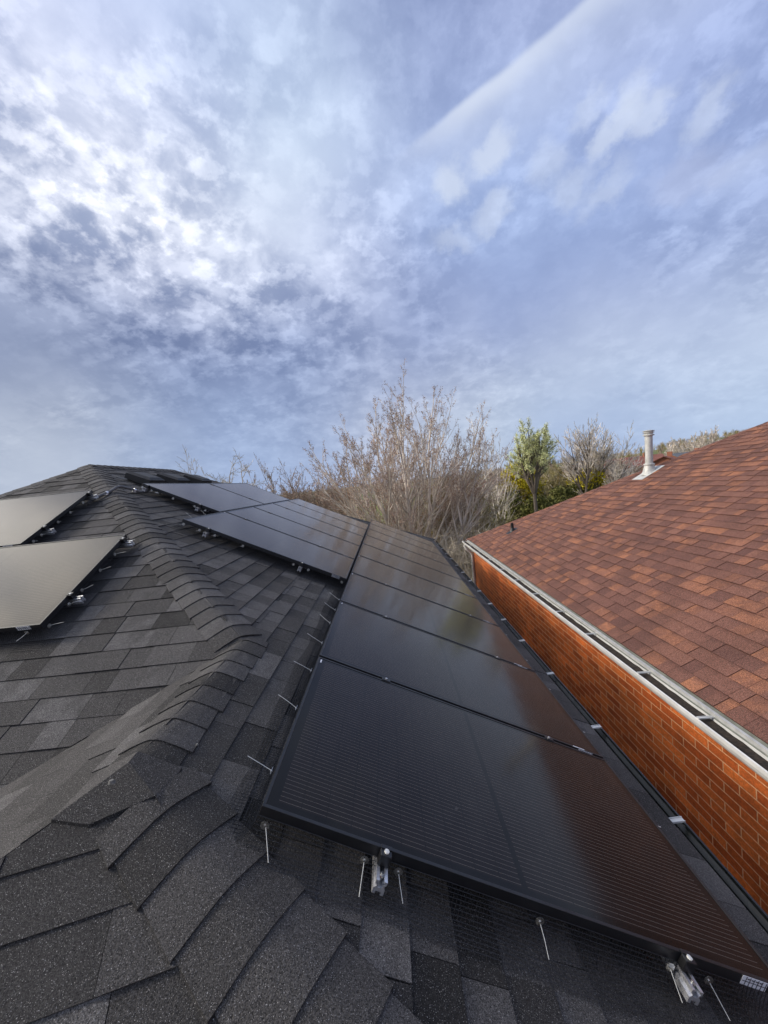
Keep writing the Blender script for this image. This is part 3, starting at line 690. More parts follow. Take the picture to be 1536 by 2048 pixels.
for (xe, yb, labs) in ((XB2, ybot2, ('aluminium rail end under the front left panel, lower corner one', 'aluminium rail end under the front left panel at its upper tip')), (XB1, ybot1, ('aluminium rail end under the rear left panel, lower one', 'aluminium rail end under the rear left panel at its upper tip beside the conduit'))):
    for fr, lb in ((.27, labs[0]), (.93, labs[1])):
        rail(onB(xe, yb + PW * ct * fr), mX, Ub, nB, PL, lb, gB, slack=.07)

# bird mesh -----------------------------------------------------------
def guard(A, B, out, N, label, clips=(), corner0=True, kind='down', step=.0127, wr=.0009, flare=.055, pinlen=.075, seed=1, pin_dir=None, group='bird mesh skirts round the panels'):
    """A-B: edge of the array on the glass plane, out: in-plane direction away from the array"""
    r = thing('wire_mesh_skirt', label, 'wire mesh', A - N * PH, group); g = MB(); rg = random.Random(seed)
    Dd = (B - A); L = Dd.length; Dd.normalize(); n = int(L / step)
    prof = [(.004, -.030), (.009, -.060), (.020, -.088), (.034, -.106), (.034 + flare, -.112)]
    cum = [0]
    for i in range(4): cum.append(cum[-1] + math.hypot(prof[i + 1][0] - prof[i][0], prof[i + 1][1] - prof[i][1]))
    def pt(t_, y):
        for i in range(4):
            if t_ <= cum[i + 1] or i == 3:
                k = (t_ - cum[i]) / (cum[i + 1] - cum[i]); a = prof[i][0] + (prof[i + 1][0] - prof[i][0]) * k; b = prof[i][1] + (prof[i + 1][1] - prof[i][1]) * k; break
        wv = math.sin(y * 5.3 + seed) * .006 + math.sin(y * 13.1) * .003
        k = t_ / cum[4]
        return A + Dd * y + out * (a + wv * k * 1.5) + N * (b + wv * .25 * (1 - k))
    for i in range(n + 1):
        y = i * step; g.tube([pt(c, y) for c in (0, cum[1], cum[2], cum[3], cum[4])], wr, 3, cap=False)
    nl = int(cum[4] / step); seg = max(2, int(L / .12))
    for j in range(nl + 1):
        g.tube([pt(j * step, L * i / seg) for i in range(seg + 1)], wr, 3, cap=False)
    g.build('mesh_panel', M['wire'], r)
    for y in clips:                                                                  # round washer with a bright pin through it
        c_ = A + Dd * y + out * .012 - N * .046
        pd = (out * .9 + N * rg.uniform(-.1, .25) + Dd * rg.uniform(-.18, .18)).normalized() if pin_dir is None else (pin_dir + Dd * rg.uniform(-.25, .25)).normalized()
        e = MB(); e.tube([c_, c_ + out * .0015], .0145, 8); e.tube([c_ + out * .0015, c_ + out * .004], .0038, 8); w_ = e.build('fastener', M['steel'], r)
        e = MB(); pl = pinlen * rg.uniform(.85, 1.15); e.tube([c_ - out * .004, c_ + pd * pl * .5, c_ + pd * pl + N * rg.uniform(-.006, .006)], .00105, 5); e.build('pin', M['pin'], w_)
    return r
Xu = -Xd
guard(onP(-.535, 1.1), onP(-.535 + PL, 1.1), V(0, -1, 0), nA, 'black wire mesh under the front edge of the nearest panel', clips=[.03, .35, .46, .925, 1.36, 1.49], flare=.08, pin_dir=V(0, -.55, -.62), pinlen=.075, seed=2)
guard(onP(-.535, 1.1 - .03), onP(-.535, 3.83), Xu, nA, 'black wire mesh along the left side of the lower panel row', clips=[.22, .60, .95, 1.31, 1.66, 1.95, 2.22], flare=.07, pinlen=.10, pin_dir=Xu * .95 + V(0, .12, 0) + nA * .25, seed=3)
guard(onP(-2.31, 3.85), onP(-.56, 3.85), V(0, -1, 0), nA, 'black wire mesh under the front edge of the middle panel row', clips=[.03, .2, .36, .66, 1.2, 1.36, 1.72], flare=.07, pinlen=.06, seed=4)
guard(onP(-2.31, 3.85), onP(-2.31, 4.74), Xu, nA, 'short black wire mesh at the upper corner of the middle panel row', clips=[.3, .62], flare=.06, pinlen=.12, pin_dir=Xu + nA * .3, seed=5)
guard(onP(-3.335, 4.757), onP(-2.34, 4.757), V(0, -1, 0), nA, 'black wire mesh under the front edge of the top panel row', clips=[.02, .14, .42, .7, .84], flare=.06, pinlen=.05, seed=6)
guard(onP(-.535 + PL, 1.1), onP(-.535 + PL, 10.36), Xd, nA, 'black wire mesh running along the gutter side of the lower panel row', clips=[], flare=.02, step=.016, seed=7)
r_ = C.objects.get('wire_mesh_skirt.005') or [o for o in C.objects if o.name.startswith('wire_mesh_skirt')][-1]
for k, y in enumerate([1.72, 2.42, 2.95, 3.45, 4.05, 4.7, 5.5, 6.2, 7.0]):               # curved ties bridging to the gutter
    q = onP(-.535 + PL, y, -.03); e = MB(); e.tube([q + Xd * .003, q + Xd * .03 + nA * .004, q + Xd * .06 + nA * .001 + V(0, .006, 0)], .0022, 5); e.build('wire_tie', M['pin'], r_)
guard(onB(XB2, ybot2), onB(XB2, ytop2), V(1, 0, 0), nB, 'black wire mesh on the right side of the front left panel', clips=[.03, .22, .36, .58, .78, .96], flare=.06, pinlen=.085, pin_dir=V(1, .1, .25), seed=8)
guard(onB(XB2 - .9, ybot2), onB(XB2, ybot2), V(0, -ct, -st), nB, 'black wire mesh under the lower edge of the front left panel', clips=[.8], flare=.06, pinlen=.085, seed=9)
guard(onB(XB1, ybot1), onB(XB1, ytop1), V(1, 0, 0), nB, 'black wire mesh on the right side of the rear left panel', clips=[.1, .2, .42, .6, .8, .95], flare=.06, pinlen=.04, seed=10)

# conduit over the hip
cd = thing('grey_conduit', 'grey flexible conduit crossing the hip between two panel corners', 'conduit', (-3.05, 4.4, .2))
g = MB()
cp = [(-3.20, 4.10, .125), (-3.13, 4.19, .190), (-3.08, 4.30, .235), (-3.05, 4.42, .287), (-3.02, 4.54, .262), (-2.97, 4.66, .215), (-2.95, 4.78, .215)]
pts = []
for i in range(len(cp) - 1):
    p0, p1, p2, p3 = [Vector(cp[min(max(j, 0), len(cp) - 1)]) for j in (i - 1, i, i + 1, i + 2)]
    for k in range(8):
        t_ = k / 8; pts.append(.5 * ((2 * p1) + (-p0 + p2) * t_ + (2 * p0 - 5 * p1 + 4 * p2 - p3) * t_ ** 2 + (-p0 + 3 * p1 - 3 * p2 + p3) * t_ ** 3))
pts.append(Vector(cp[-1])); g.tube(pts, .016, 10); g.build('tube', M['conduit'], cd, smooth=True)
for i in (14, 36):
    g = MB(); dv = (pts[i + 1] - pts[i - 1]).normalized(); g.tube([pts[i] - dv * .012, pts[i] + dv * .012], .020, 10); g.box(pts[i] - dv * .012 + V(-.02, -.02, -.022), dv * .024, dv.cross(V(0, 0, 1)).normalized() * .055, (0, 0, .006)); g.build('strap', M['alu'], cd)
# a lump of grit on the near ridge end and a few pale chips
def chip(p_, s_, lab, seed):
    g = MB(); r = random.Random(seed); vs = []
    for k in range(7):
        A = 2 * math.pi * k / 7; q = r.uniform(.7, 1.1); vs.append(p_ + V(math.cos(A) * s_ * q, math.sin(A) * s_ * q * .7, 0) - V(0, 0, .004 + .5 * abs(math.cos(A) * s_ * .5)))
    top = [q + (p_ - q) * .35 + V(0, 0, s_ * .6) for q in vs]
    g.mesh(vs + top, [tuple(range(7, 14))] + [(i, (i + 1) % 7, 7 + (i + 1) % 7, 7 + i) for i in range(7)])
    return tag(g.build('grit_lump', M['stone']), lab, 'grit lump')
chip(V(-.935, 1.115, ZR + .022), .013, 'small pale lump of grit on the last ridge shingle', 3)
chip(V(-.80, 1.36, ZR - .045), .006, 'tiny pale chip on a ridge shingle beside the near ridge', 5)

# ------------------------------------------------------------------ neighbour house
NX = 2.375; NZ = -2.022
nb = thing('brick_house', 'orange brick house with red-brown shingled hip roof on the right', 'house', (7, 4, GZ))
def zN(x): return NZ + .5 * (x - NX)
NF = V(NX, 12.02, NZ); half = 5.6
NR2 = V(NX + half, NF.y - half, zN(NX + half)); NR1 = V(NX + half, -3, zN(NX + half))
mb = MB(); rr = random.Random(11)
shingle_face(mb, [V(NX, -3, NZ), NF, NR2, NR1], (0, 1, 0), rr, tile=(.09, .23), expo=.1435, base_mi=1, thick=.0085, lam=.005, var=.17, pb=.30)
FR = V(NX + 2 * half, NF.y, NZ)
shingle_face(mb, [NF, FR, NR2], (1, 0, 0), rr, tile=(.5, .9), base_mi=1)
shingle_face(mb, [V(NX + 2 * half, -3, NZ), FR, NR2, NR1], (0, 1, 0), rr, tile=(.6, 1.2), base_mi=1)
mb.face([NR1, V(NX, -3, NZ), V(NX + 2 * half, -3, NZ)], .3, 0, 1)
nroof = mb.build('roof', [M['shingle_red'], M['red_underlay']], nb)
def ncap(A, B, n1, n2):
    dv = (B - A); q1 = perp_down(dv, n1); q2 = perp_down(dv, n2)
    if q1.dot(Vector((n1.x, n1.y, 0))) < 0: q1 = -q1
    if q2.dot(Vector((n2.x, n2.y, 0))) < 0: q2 = -q2
    mm = MB(); caps(mm, A, B, q1, q2, rng, wid=.13, expo=.14); return mm.build('hip_cap', M['shingle_red'], nroof)
nNl = V(-st, 0, ct); nNr = V(st, 0, ct)
ncap(NF, NR2, nNl, nF); ncap(FR, NR2, nNr, nF); ncap(NR1, NR2, nNl, nNr)
WX = 2.505
mb = MB(); mb.box((WX, -3, GZ), (2 * half - .4, 0, 0), (0, NF.y + .5 - .02, 0), (0, 0, NZ - .19 - GZ))
WY = NF.y + .48
mb.v = []; mb.f = []; mb.sh = []; mb.bl = []; mb.mi = []
x1_, y1_ = WX + 2 * half - .4, NF.y - .06
mb.face([(WX, y1_, GZ), (WX, -3, GZ), (WX, -3, NZ - .12), (WX, y1_, NZ - .12)], mi=0); mb.face([(x1_, -3, GZ), (x1_, y1_, GZ), (x1_, y1_, NZ - .12), (x1_, -3, NZ - .12)], mi=0)
mb.face([(x1_, y1_, GZ), (WX, y1_, GZ), (WX, y1_, NZ - .12), (x1_, y1_, NZ - .12)], mi=1); mb.face([(WX, -3, GZ), (x1_, -3, GZ), (x1_, -3, NZ - .12), (WX, -3, NZ - .12)], mi=1)
mb.build('wall', [M['brick'], M['brick_x']], nb)
mb = MB(); mb.box((NX - .02, -3, NZ - .145), (2 * half + .04, 0, 0), (0, NF.y + 3 + .0, 0), (0, 0, .02)); mb.box((NX - .045, -3, NZ - .15), (.022, 0, 0), (0, NF.y + 3, 0), (0, 0, .14))
mb.build('soffit', M['wood_soffit'], nb)
ng = gutter(nb, 2.322, 2.20, NZ - .050, -3, NF.y + .03, M['white_metal'], None, -1, [1.9, 2.86, 3.57, 4.52, 5.33, 6.2, 7.1, 8.0, 9.0, 10.0, 11.0, 11.9], -.020, M['white_metal'], hw=.022, back=.02)
mb = MB(); mb.mesh([V(2.324, -3, NZ - .046), V(2.324, NF.y + .02, NZ - .046), V(2.345, NF.y + .02, NZ - .026), V(2.345, -3, NZ - .026), V(NX + .01, NF.y + .02, NZ - .004), V(NX + .01, -3, NZ - .004), V(2.324, -3, NZ - .11), V(2.324, NF.y + .02, NZ - .11)],
                   [(0, 3, 2, 1), (3, 5, 4, 2), (6, 0, 1, 7)]); mb.build('drip_flashing', M['old_white'], nroof)
# downspout at the far corner
mb = MB(); yd = NF.y - .12
pts_ = [V(2.262, yd + .05, NZ - .16), V(2.262, yd + .05, NZ - .22), V(2.30, yd + .02, NZ - .30), V(2.42, yd, NZ - .42), V(2.455, yd, NZ - .50), V(2.455, yd, GZ + .1)]
mb.tube(pts_, [.042] * 6, 10); mb.build('downspout', M['white_metal'], nb)
# flue
def lathe(mb, c, prof, n=20, axis=V(0, 0, 1), sh=.5):
    X = axis.orthogonal().normalized(); Y = axis.cross(X); i = len(mb.v)
    for r, h in prof:
        for k in range(n):
            A = 2 * math.pi * k / n; mb.v.append(tuple(c + X * (r * math.cos(A)) + Y * (r * math.sin(A)) + axis * h))
    for j in range(len(prof) - 1):
        for k in range(n): mb.f.append((i + j * n + k, i + j * n + (k + 1) % n, i + (j + 1) * n + (k + 1) % n, i + (j + 1) * n + k)); mb.sh.append(sh); mb.bl.append(0.); mb.mi.append(0)
fl = V(5.65, 8.32, zN(5.65)); ax = V(.035, 0, 1).normalized()
mb = MB(); lathe(mb, fl, [(.072, .05), (.072, .80), (.06, .80)], 24, ax)
fo = mb.build('flue_pipe', M['pipe'], nroof, smooth=False)
mb = MB(); q = fl + ax * .80
lathe(mb, q, [(.072, -.02), (.105, -.015), (.105, .004), (.082, .012), (.082, .040), (.108, .044), (.108, .056), (.085, .064), (.085, .074), (.112, .078), (.112, .086), (.04, .105), (.0, .107)], 24, ax)
mb.build('flue_cap', M['pipe'], nroof)
mb = MB()
lathe(mb, fl, [(.16, -.05), (.12, .03), (.095, .14), (.088, .16)], 24, ax); lathe(mb, fl, [(.095, .155), (.105, .165), (.102, .19), (.074, .20)], 24, ax)
dn = V(-ct, 0, -st); q = fl + nNl * .012
mb.box(q + dn * .30 - V(0, .17, 0), -dn * .55, (0, .34, 0), nNl * .004)
mb.build('flue_flashing', M['pipe'], nroof)
vp = V(3.195, 10.09, zN(3.195))
mb = MB(); lathe(mb, vp, [(.038, 0), (.038, .21), (.030, .21), (.030, .05)], 16); mb.build('vent_pipe', M['abs'], nroof)
mb = MB(); lathe(mb, vp, [(.085, -.03), (.06, .03), (.043, .085)], 16); q = vp + nNl * .012; mb.box(q + dn * .17 - V(0, .10, 0), -dn * .30, (0, .2, 0), nNl * .003); mb.build('vent_boot', M['abs'], nroof)

# ------------------------------------------------------------------ ground
def sm(x, a=0., b=1.): x = min(1, max(0, (x - a) / (b - a))); return x * x * (3 - 2 * x)
def T(x, y):
    k = x / max(y, 20)
    return GZ + sm(y, 40, 240) * (4.6 + 3.5 * sm(k, .1, .5) + 4.8 * sm(k, .6, .85)) + .25 * math.sin(x * .11) * math.sin(y * .07) * sm(y, 25, 60)
g = MB(); xs = [-1500, -800, -400, -250, -160] + [-120 + 6 * i for i in range(61)] + [280, 340, 420, 560, 800, 1500]
ys = [-600, -200, -60, -20, 0] + [6 * i for i in range(1, 61)] + [400, 480, 600, 800, 1200, 2500]
vs = [V(x, y, T(x, y)) for y in ys for x in xs]; nx = len(xs)
g.mesh(vs, [(j * nx + i, j * nx + i + 1, (j + 1) * nx + i + 1, (j + 1) * nx + i) for j in range(len(ys) - 1) for i in range(nx - 1)])
tag(g.build('ground', M['ground']), 'brown and green spring ground sloping up to the far hill', kind='structure')
def patch(name, pts2, m_, label, lift=.02):
    g = MB(); cx_ = sum(p[0] for p in pts2) / len(pts2); cy_ = sum(p[1] for p in pts2) / len(pts2); n = 8; P = []
    for a, b in zip(pts2, pts2[1:] + pts2[:1]):
        for k in range(6): P.append((a[0] + (b[0] - a[0]) * k / 6, a[1] + (b[1] - a[1]) * k / 6))
    rings = [[V(cx_ + (x - cx_) * r / n, cy_ + (y - cy_) * r / n, 0) for x, y in P] for r in range(1, n + 1)]
    vs = [V(cx_, cy_, 0)] + [q for r in rings for q in r]; L = len(P)
    for q in vs: q.z = T(q.x, q.y) + lift + .12
    fs = [(0, 1 + k, 1 + (k + 1) % L) for k in range(L)]
    for r in range(n - 1):
        for k in range(L): fs.append((1 + r * L + k, 1 + (r + 1) * L + k, 1 + (r + 1) * L + (k + 1) % L, 1 + r * L + (k + 1) % L))
    g.mesh(vs, fs); return tag(g.build(name, m_), label, kind='structure')
patch('lawn', [(-12, 62), (14, 60), (20, 110), (-14, 115)], M['lawn'], 'bright green open lawn beyond the big tree', .1)
patch('earth_bank', [(-7.5, 58), (-2, 56), (-1, 66), (-6, 68)], M['sand'], 'tan bare earth strip at the near edge of the lawn', .3)
g = MB(); g.box((.9, -3, GZ + .03), (1.8, 0, 0), (0, 16, 0), (0, 0, .02)); tag(g.build('side_path', M['concrete']), 'narrow gravel strip between the two houses', kind='structure')

# ------------------------------------------------------------------ trees
FALL = .45; RMIN = .005
def rvec(r): 
    while True:
        v = V(r.uniform(-1, 1), r.uniform(-1, 1), r.uniform(-1, 1))
        if .05 < v.length < 1: return v.normalized()
def grow(tr, tw, r, p_, d, L, rad, lev, maxlev, up, wander, nch, ratio, spread, tips, sides=(6, 5, 4, 3, 3, 3), start=.25, tr_lev=2):
    n = 5 if lev < 2 else 3 if lev < maxlev else 2
    pts = [p_.copy()]; rs = [rad]; cur = p_.copy(); dd = d.copy()
    for i in range(n):
        dd = (dd + rvec(r) * wander + V(0, 0, up)).normalized(); cur = cur + dd * (L / n); pts.append(cur.copy())
        rs.append(max(RMIN * .8, rad * (1 - (i + 1) / n * (.62 if lev < maxlev else .75))))
    (tr if lev < tr_lev else tw).tube(pts, rs, sides[min(lev, 5)], r.random(), cap=False)
    if lev >= maxlev: tips.append((pts[-1], dd, lev)); tips.append((pts[1], dd, lev)); return
    k = nch[min(lev, len(nch) - 1)]
    for c in range(k):
        t_ = start + (1 - start) * (c + r.random()) / k if c < k - 1 else 1.0
        i = min(n - 1, int(t_ * n)); f = t_ * n - i; q = pts[i].lerp(pts[min(i + 1, n)], min(1, f)); bd = (pts[min(i + 1, n)] - pts[i]).normalized() if i < n else dd
        ax_ = rvec(r); ax_ = (ax_ - bd * ax_.dot(bd)).normalized()
        an = math.radians(r.uniform(*spread)) * (1 if c < k - 1 else .35)
        nd = (bd * math.cos(an) + ax_ * math.sin(an)).normalized()
        rr_ = (rs[i] * .62 if c < k - 1 else rs[-1])
        grow(tr, tw, r, q, nd, L * ratio * r.uniform(.75, 1.2) * (1.15 - FALL * t_ if c < k - 1 else .85), max(RMIN, rr_), lev + 1, maxlev, up, wander, nch, ratio, spread, tips, sides, start, tr_lev)
def leaves(mb, r, tips, n, size, rad, long=1.0):
    for (q, d, lv) in tips:
        for _ in range(n):
            c = q + rvec(r) * r.uniform(0, rad); a = rvec(r); b = rvec(r); b = (b - a * b.dot(a)).normalized(); s_ = size * r.uniform(.6, 1.3)
            mb.face([c - a * s_ * long, c + b * s_ * .6, c + a * s_ * long, c - b * s_ * .6], r.random())
def tree(name, label, cat, base, h, seed, bark='bark', tipm=None, tipn=2, tips_=(.05, .06), stems=1, maxlev=4, up=.09, wander=.13, nch=(6, 5, 4, 3), ratio=.55, spread=(22, 48), rad=None, lean=(0, 0), stem_spread=(8, 34), twm=None, group=None, trunk_frac=.5, start=.25, tr_lev=2, long=1.0, fall=.45, rmin=.005, PCT=.985, bole=0.0):
    global FALL, RMIN
    FALL = fall; RMIN = max(rmin, .00030 * base[1])
    r = random.Random(seed); root = thing(name, label, cat, base, group); tr = MB(); tw = MB(); tips = []
    rad = rad or h * .017; b_up = V(0, 0, h * bole)
    if bole: tr.tube([Vector(base), Vector(base) + b_up * .5 + V(.03, 0, 0), Vector(base) + b_up], [rad * 1.25, rad * 1.05, rad], 8, .4)
    for s_ in range(stems):
        an = 0
        if stems == 1: d = V(lean[0], lean[1], 1).normalized(); q = Vector(base)
        else:
            A = 2 * math.pi * (s_ + r.random() * .6) / stems; an = math.radians(r.uniform(*stem_spread)); d = V(math.cos(A) * math.sin(an) + lean[0], math.sin(A) * math.sin(an) + lean[1], math.cos(an)).normalized(); q = Vector(base) + b_up + V(math.cos(A), math.sin(A), 0) * rad * (1.6 if not bole else .4)
        grow(tr, tw, r, q, d, (h - b_up.z) * trunk_frac * (1 if stems == 1 else r.uniform(.88, 1.04) * (1 - .22 * an / math.radians(max(stem_spread[1], 1)))), rad * (1 if stems == 1 else r.uniform(.6, .95)), 0, maxlev, up, wander, nch, ratio, spread, tips, start=start, tr_lev=tr_lev)
    zs_ = sorted(q[0].z for q in tips); zmax = zs_[int(len(zs_) * PCT)]; k = h / max(.1, zmax - base[2])
    if tipm: lf = MB(); leaves(lf, r, tips, tipn, tips_[0], tips_[1], long)
    for m_ in [tr, tw] + ([lf] if tipm else []):
        m_.v = [(base[0] + (x - base[0]) * k, base[1] + (y - base[1]) * k, base[2] + (z - base[2]) * k) for x, y, z in m_.v]
    tr.build('trunk', M[bark], root); tw.build('branches', M[twm or bark], root)
    if tipm: lf.build('buds' if tipm in ('bud', 'catkin') else 'crown', M[tipm], root)
    return root
def gz(px, Y, py=1000):
    q = at(px, py, Y); return V(q.x, Y, T(q.x, Y))
def hgt(px, py, Y): return at(px, py, Y).z - T(at(px, py, Y).x, Y)
def foot(px, py, Y):                                             # stands under the top seen at that place
    q = at(px, py, Y); return V(q.x, Y, T(q.x, Y))
# the big many-stemmed tree behind the panels
tree('maple_tree', 'large bare many-stemmed tree with reddish buds rising behind the far end of the panels', 'tree', foot(792, 800, 19.5) + V(.35, 0, 0), hgt(780, 772, 19.5) * .99, 21, 'bark', 'bud', 4, (.021, .12), stems=11, maxlev=4, up=.035, wander=.06, nch=(14, 6, 4, 3), ratio=.36, spread=(18, 40), rad=.17, stem_spread=(2, 27), start=.32, trunk_frac=.84, long=1.5, fall=.2, rmin=.0075, PCT=.997)
tree('maple_tree', 'shorter bare tree with olive catkins just right of the big tree', 'tree', foot(905, 860, 21), hgt(900, 850, 21) * .88, 22, 'bark', 'catkin', 3, (.03, .12), stems=8, maxlev=4, up=.05, wander=.09, nch=(11, 5, 4, 2), ratio=.40, spread=(18, 38), rad=.09, stem_spread=(2, 15), PCT=.995, start=.35, trunk_frac=.78, long=1.3, fall=.25, rmin=.0065)
# pale tangle of arching twigs beside the neighbour's corner
def bush(name, label, cat, base, R, H, n, seed, m_, arch=.5, wid=.006, group=None, stems=30, twl=.5, m2='bark', lw=1.0):
    r = random.Random(seed); root = thing(name, label, cat, base, group); s1 = MB(); s2 = MB(); b = Vector(base)
    for i in range(stems):
        A = r.uniform(0, 2 * math.pi); rr_ = R * math.sqrt(r.random()); hh = H * r.uniform(.6, 1.0) * (1 - .45 * (rr_ / R) ** 2)
        q = b + V(math.cos(A), math.sin(A), 0) * rr_ * .25; e = b + V(math.cos(A) * rr_, math.sin(A) * rr_, hh); mid_ = q.lerp(e, .55) + V(0, 0, hh * .16 * arch) + rvec(r) * .1 * R
        pts = [q, q.lerp(mid_, .5) + rvec(r) * .05 * R, mid_, mid_.lerp(e, .5) + rvec(r) * .06 * R + V(0, 0, .1 * arch * R), e - V(0, 0, arch * .10 * H)]
        s1.tube(pts, [wid * 5, wid * 4, wid * 3, wid * 2, wid], 4, r.random(), cap=False)
        for j in range(n // stems):
            k = r.randrange(1, 5); a0 = pts[k - 1].lerp(pts[k], r.random()); dv = ((pts[k] - pts[k - 1]).normalized() * .6 + rvec(r) * .9 + V(0, 0, .25)).normalized(); L = twl * r.uniform(.5, 1.4)
            p1_ = a0 + dv * L * .5 + rvec(r) * L * .12; p2_ = a0 + dv * L + rvec(r) * L * .2 - V(0, 0, arch * L * .25)
            s2.tube([a0, p1_, p2_], [wid * 1.3, wid, wid * .5], 3, r.random(), cap=False)
            if r.random() < .7:
                dv2 = (dv + rvec(r) * .8).normalized(); s2.tube([p1_, p1_ + dv2 * L * .5], [wid * .9, wid * .4], 3, r.random(), cap=False)
    s1.build('stems', M[m2], root); s2.build('twigs', M[m_], root); return root
bush('arching_shrub', 'pale tangled arching shrub between the gutter end and the brick house corner', 'shrub', gz(925, 16.5), 2.3, hgt(930, 985, 16.5), 1900, 31, 'twig_pale', .9, .0055, stems=60, twl=.8, m2='bark_pale')
bush('arching_shrub', 'pale tangled shrub at the foot of the big bare tree', 'shrub', gz(850, 17.5), 2.2, hgt(850, 1010, 17.5), 1500, 32, 'twig_pale', .8, .005, stems=50, twl=.8, m2='bark_pale')
bush('arching_shrub', 'olive-green tangled shrub behind the pale one, left of the dark evergreens', 'shrub', gz(930, 24), 3.6, hgt(935, 960, 24), 2600, 33, 'twig_olive', .5, .008, stems=60, twl=.9)
bush('brown_shrub', 'low olive scrub in front of the evergreens at the brick house corner', 'shrub', gz(960, 18.5), 2.2, hgt(960, 1050, 18.5), 1500, 34, 'twig_olive', .7, .006, stems=40, twl=.6)

# evergreens and leafy crowns made of many small leaf clumps
def leafy_tree(name, label, cat, base, R, H, n, seed, m_, size=.12, z0=.1, lumps=26, shape='round', group=None, bark='bark_dark'):
    r = random.Random(seed); root = thing(name, label, cat, base, group); b = Vector(base); cr = MB(); tr = MB(); cl = []
    for i in range(lumps):
        t_ = r.random()
        if shape == 'cone': zz_ = z0 + (1 - z0) * t_; rad = R * (1.06 - t_) ** .8
        elif shape == 'col': zz_ = z0 + (1 - z0) * t_; rad = R * (1 - .5 * t_ ** 2)
        else: zz_ = z0 + (1 - z0) * t_; rad = R * math.sqrt(max(.08, 1 - (2 * t_ - 1) ** 2 * .9))
        A = r.uniform(0, 2 * math.pi); q = rad * math.sqrt(r.uniform(.15, 1)) * .8
        c = b + V(math.cos(A) * q, math.sin(A) * q, zz_ * H * .93); cl.append((c, R * r.uniform(.22, .42)))
        tr.tube([b + V(0, 0, max(.0, zz_ * H * .6)), c.lerp(b + V(0, 0, zz_ * H * .8), .4), c], [R * .03, R * .02, R * .008], 4, r.random(), cap=False)
    tr.tube([b, b + V(.02, 0, H * .5), b + V(0, .02, H * .88)], [H * .02, H * .014, H * .004], 6, .4)
    for i in range(n):
        c, cr_ = cl[r.randrange(lumps)]; v = rvec(r) * cr_ * r.random() ** .4; q = c + v; a = (rvec(r) + V(0, 0, -.2)).normalized(); bb = rvec(r); bb = (bb - a * bb.dot(a)).normalized(); s_ = size * r.uniform(.5, 1.4)
        cr.face([q - a * s_, q + bb * s_ * .55, q + a * s_, q - bb * s_ * .55], min(1, max(0, r.gauss(.45, .28))))
    tr.build('trunk', M[bark], root); cr.build('crown', M[m_], root); return root
gE = 'dark evergreens behind the brick house roof'
for i, (px, py, Y, R, sd_) in enumerate([(985, 1000, 30, 1.9, 41), (1030, 985, 34, 2.3, 42), (1075, 990, 32, 2.2, 43), (1120, 975, 36, 2.2, 44), (960, 1020, 27, 1.5, 45), (1000, 1030, 25, 1.6, 46), (1160, 965, 40, 2.6, 47)]):
    leafy_tree('cedar_tree', 'dark olive evergreen %s' % ['behind the bare forked trunks', 'below the yellow willow', 'right behind the budding tree trunk', 'right of the budding tree above the red roof', 'lowest, behind the pale tangled shrub', 'in front of the others above the far roof corner', 'farthest right, above the red roof edge'][i], 'tree', foot(px, py, Y), R, hgt(px, py, Y), 5200, sd_, 'cedar', .13, .0, 40, 'col', gE)
leafy_tree('willow_tree', 'yellow-green willow glowing behind the budding tree', 'tree', foot(1032, 925, 44), 2.8, hgt(1032, 925, 44), 7500, 51, 'willow', .15, .25, 40)
leafy_tree('willow_shrub', 'small yellow-green shrub above the red roof edge near the tall bare trees', 'shrub', foot(1180, 935, 40), 2.3, hgt(1180, 932, 40), 2600, 52, 'willow', .13, .3, 24)
tree('budding_tree', 'tall tree with pale green new leaves and a straight dark trunk', 'tree', foot(1060, 870, 29), hgt(1060, 855, 29), 61, 'bark_dark', 'spring', 4, (.032, .19), stems=10, maxlev=4, up=.06, wander=.10, nch=(8, 5, 4, 3), ratio=.40, spread=(20, 44), rad=.13, trunk_frac=.72, start=.3, fall=.4, rmin=.01, bole=.50, stem_spread=(4, 46))
tree('forked_tree', 'thin bare grey tree with forked trunks left of the budding tree', 'tree', foot(985, 870, 27), hgt(987, 866, 27), 62, 'bark', None, stems=2, maxlev=3, up=.09, wander=.07, nch=(12, 5, 4), ratio=.42, spread=(20, 38), rad=.11, rmin=.012, trunk_frac=.85, start=.35, stem_spread=(2, 8))
gT = 'tall bare trees above the red roof edge'
tree('bare_tree', 'tall bare dark-trunked tree, leftmost above the red roof edge', 'tree', foot(1160, 860, 38), hgt(1150, 850, 38), 63, 'bark_dark', None, stems=3, maxlev=4, up=.06, wander=.08, nch=(10, 5, 4, 3), ratio=.5, spread=(20, 42), rad=.12, stem_spread=(6, 22), twm='bark', group=gT, rmin=.014, bole=.22)
tree('bare_tree', 'tall bare tree in the middle of the three above the red roof edge', 'tree', foot(1185, 860, 40), hgt(1190, 855, 40), 64, 'bark_dark', None, stems=3, maxlev=4, up=.06, wander=.08, nch=(10, 5, 4, 3), ratio=.5, spread=(20, 42), rad=.12, stem_spread=(4, 20), twm='bark', group=gT, rmin=.014, bole=.22)
tree('bare_tree', 'bare tree spreading right toward the grey flue pipe', 'tree', foot(1215, 870, 38), hgt(1222, 874, 38), 65, 'bark_dark', None, stems=2, maxlev=4, up=.05, wander=.10, nch=(9, 5, 4, 3), ratio=.52, spread=(22, 44), rad=.11, rmin=.014, stem_spread=(12, 30), twm='bark', group=gT)
tree('pale_bare_tree', 'pale bare spreading tree above the far end of the grey roof', 'tree', foot(440, 930, 36), hgt(450, 908, 36), 66, 'bark', None, stems=3, maxlev=4, up=.02, wander=.20, nch=(6, 4, 4, 3), ratio=.55, spread=(28, 60), rad=.16, rmin=.013, stem_spread=(10, 36), twm='twig_pale', bole=.3)
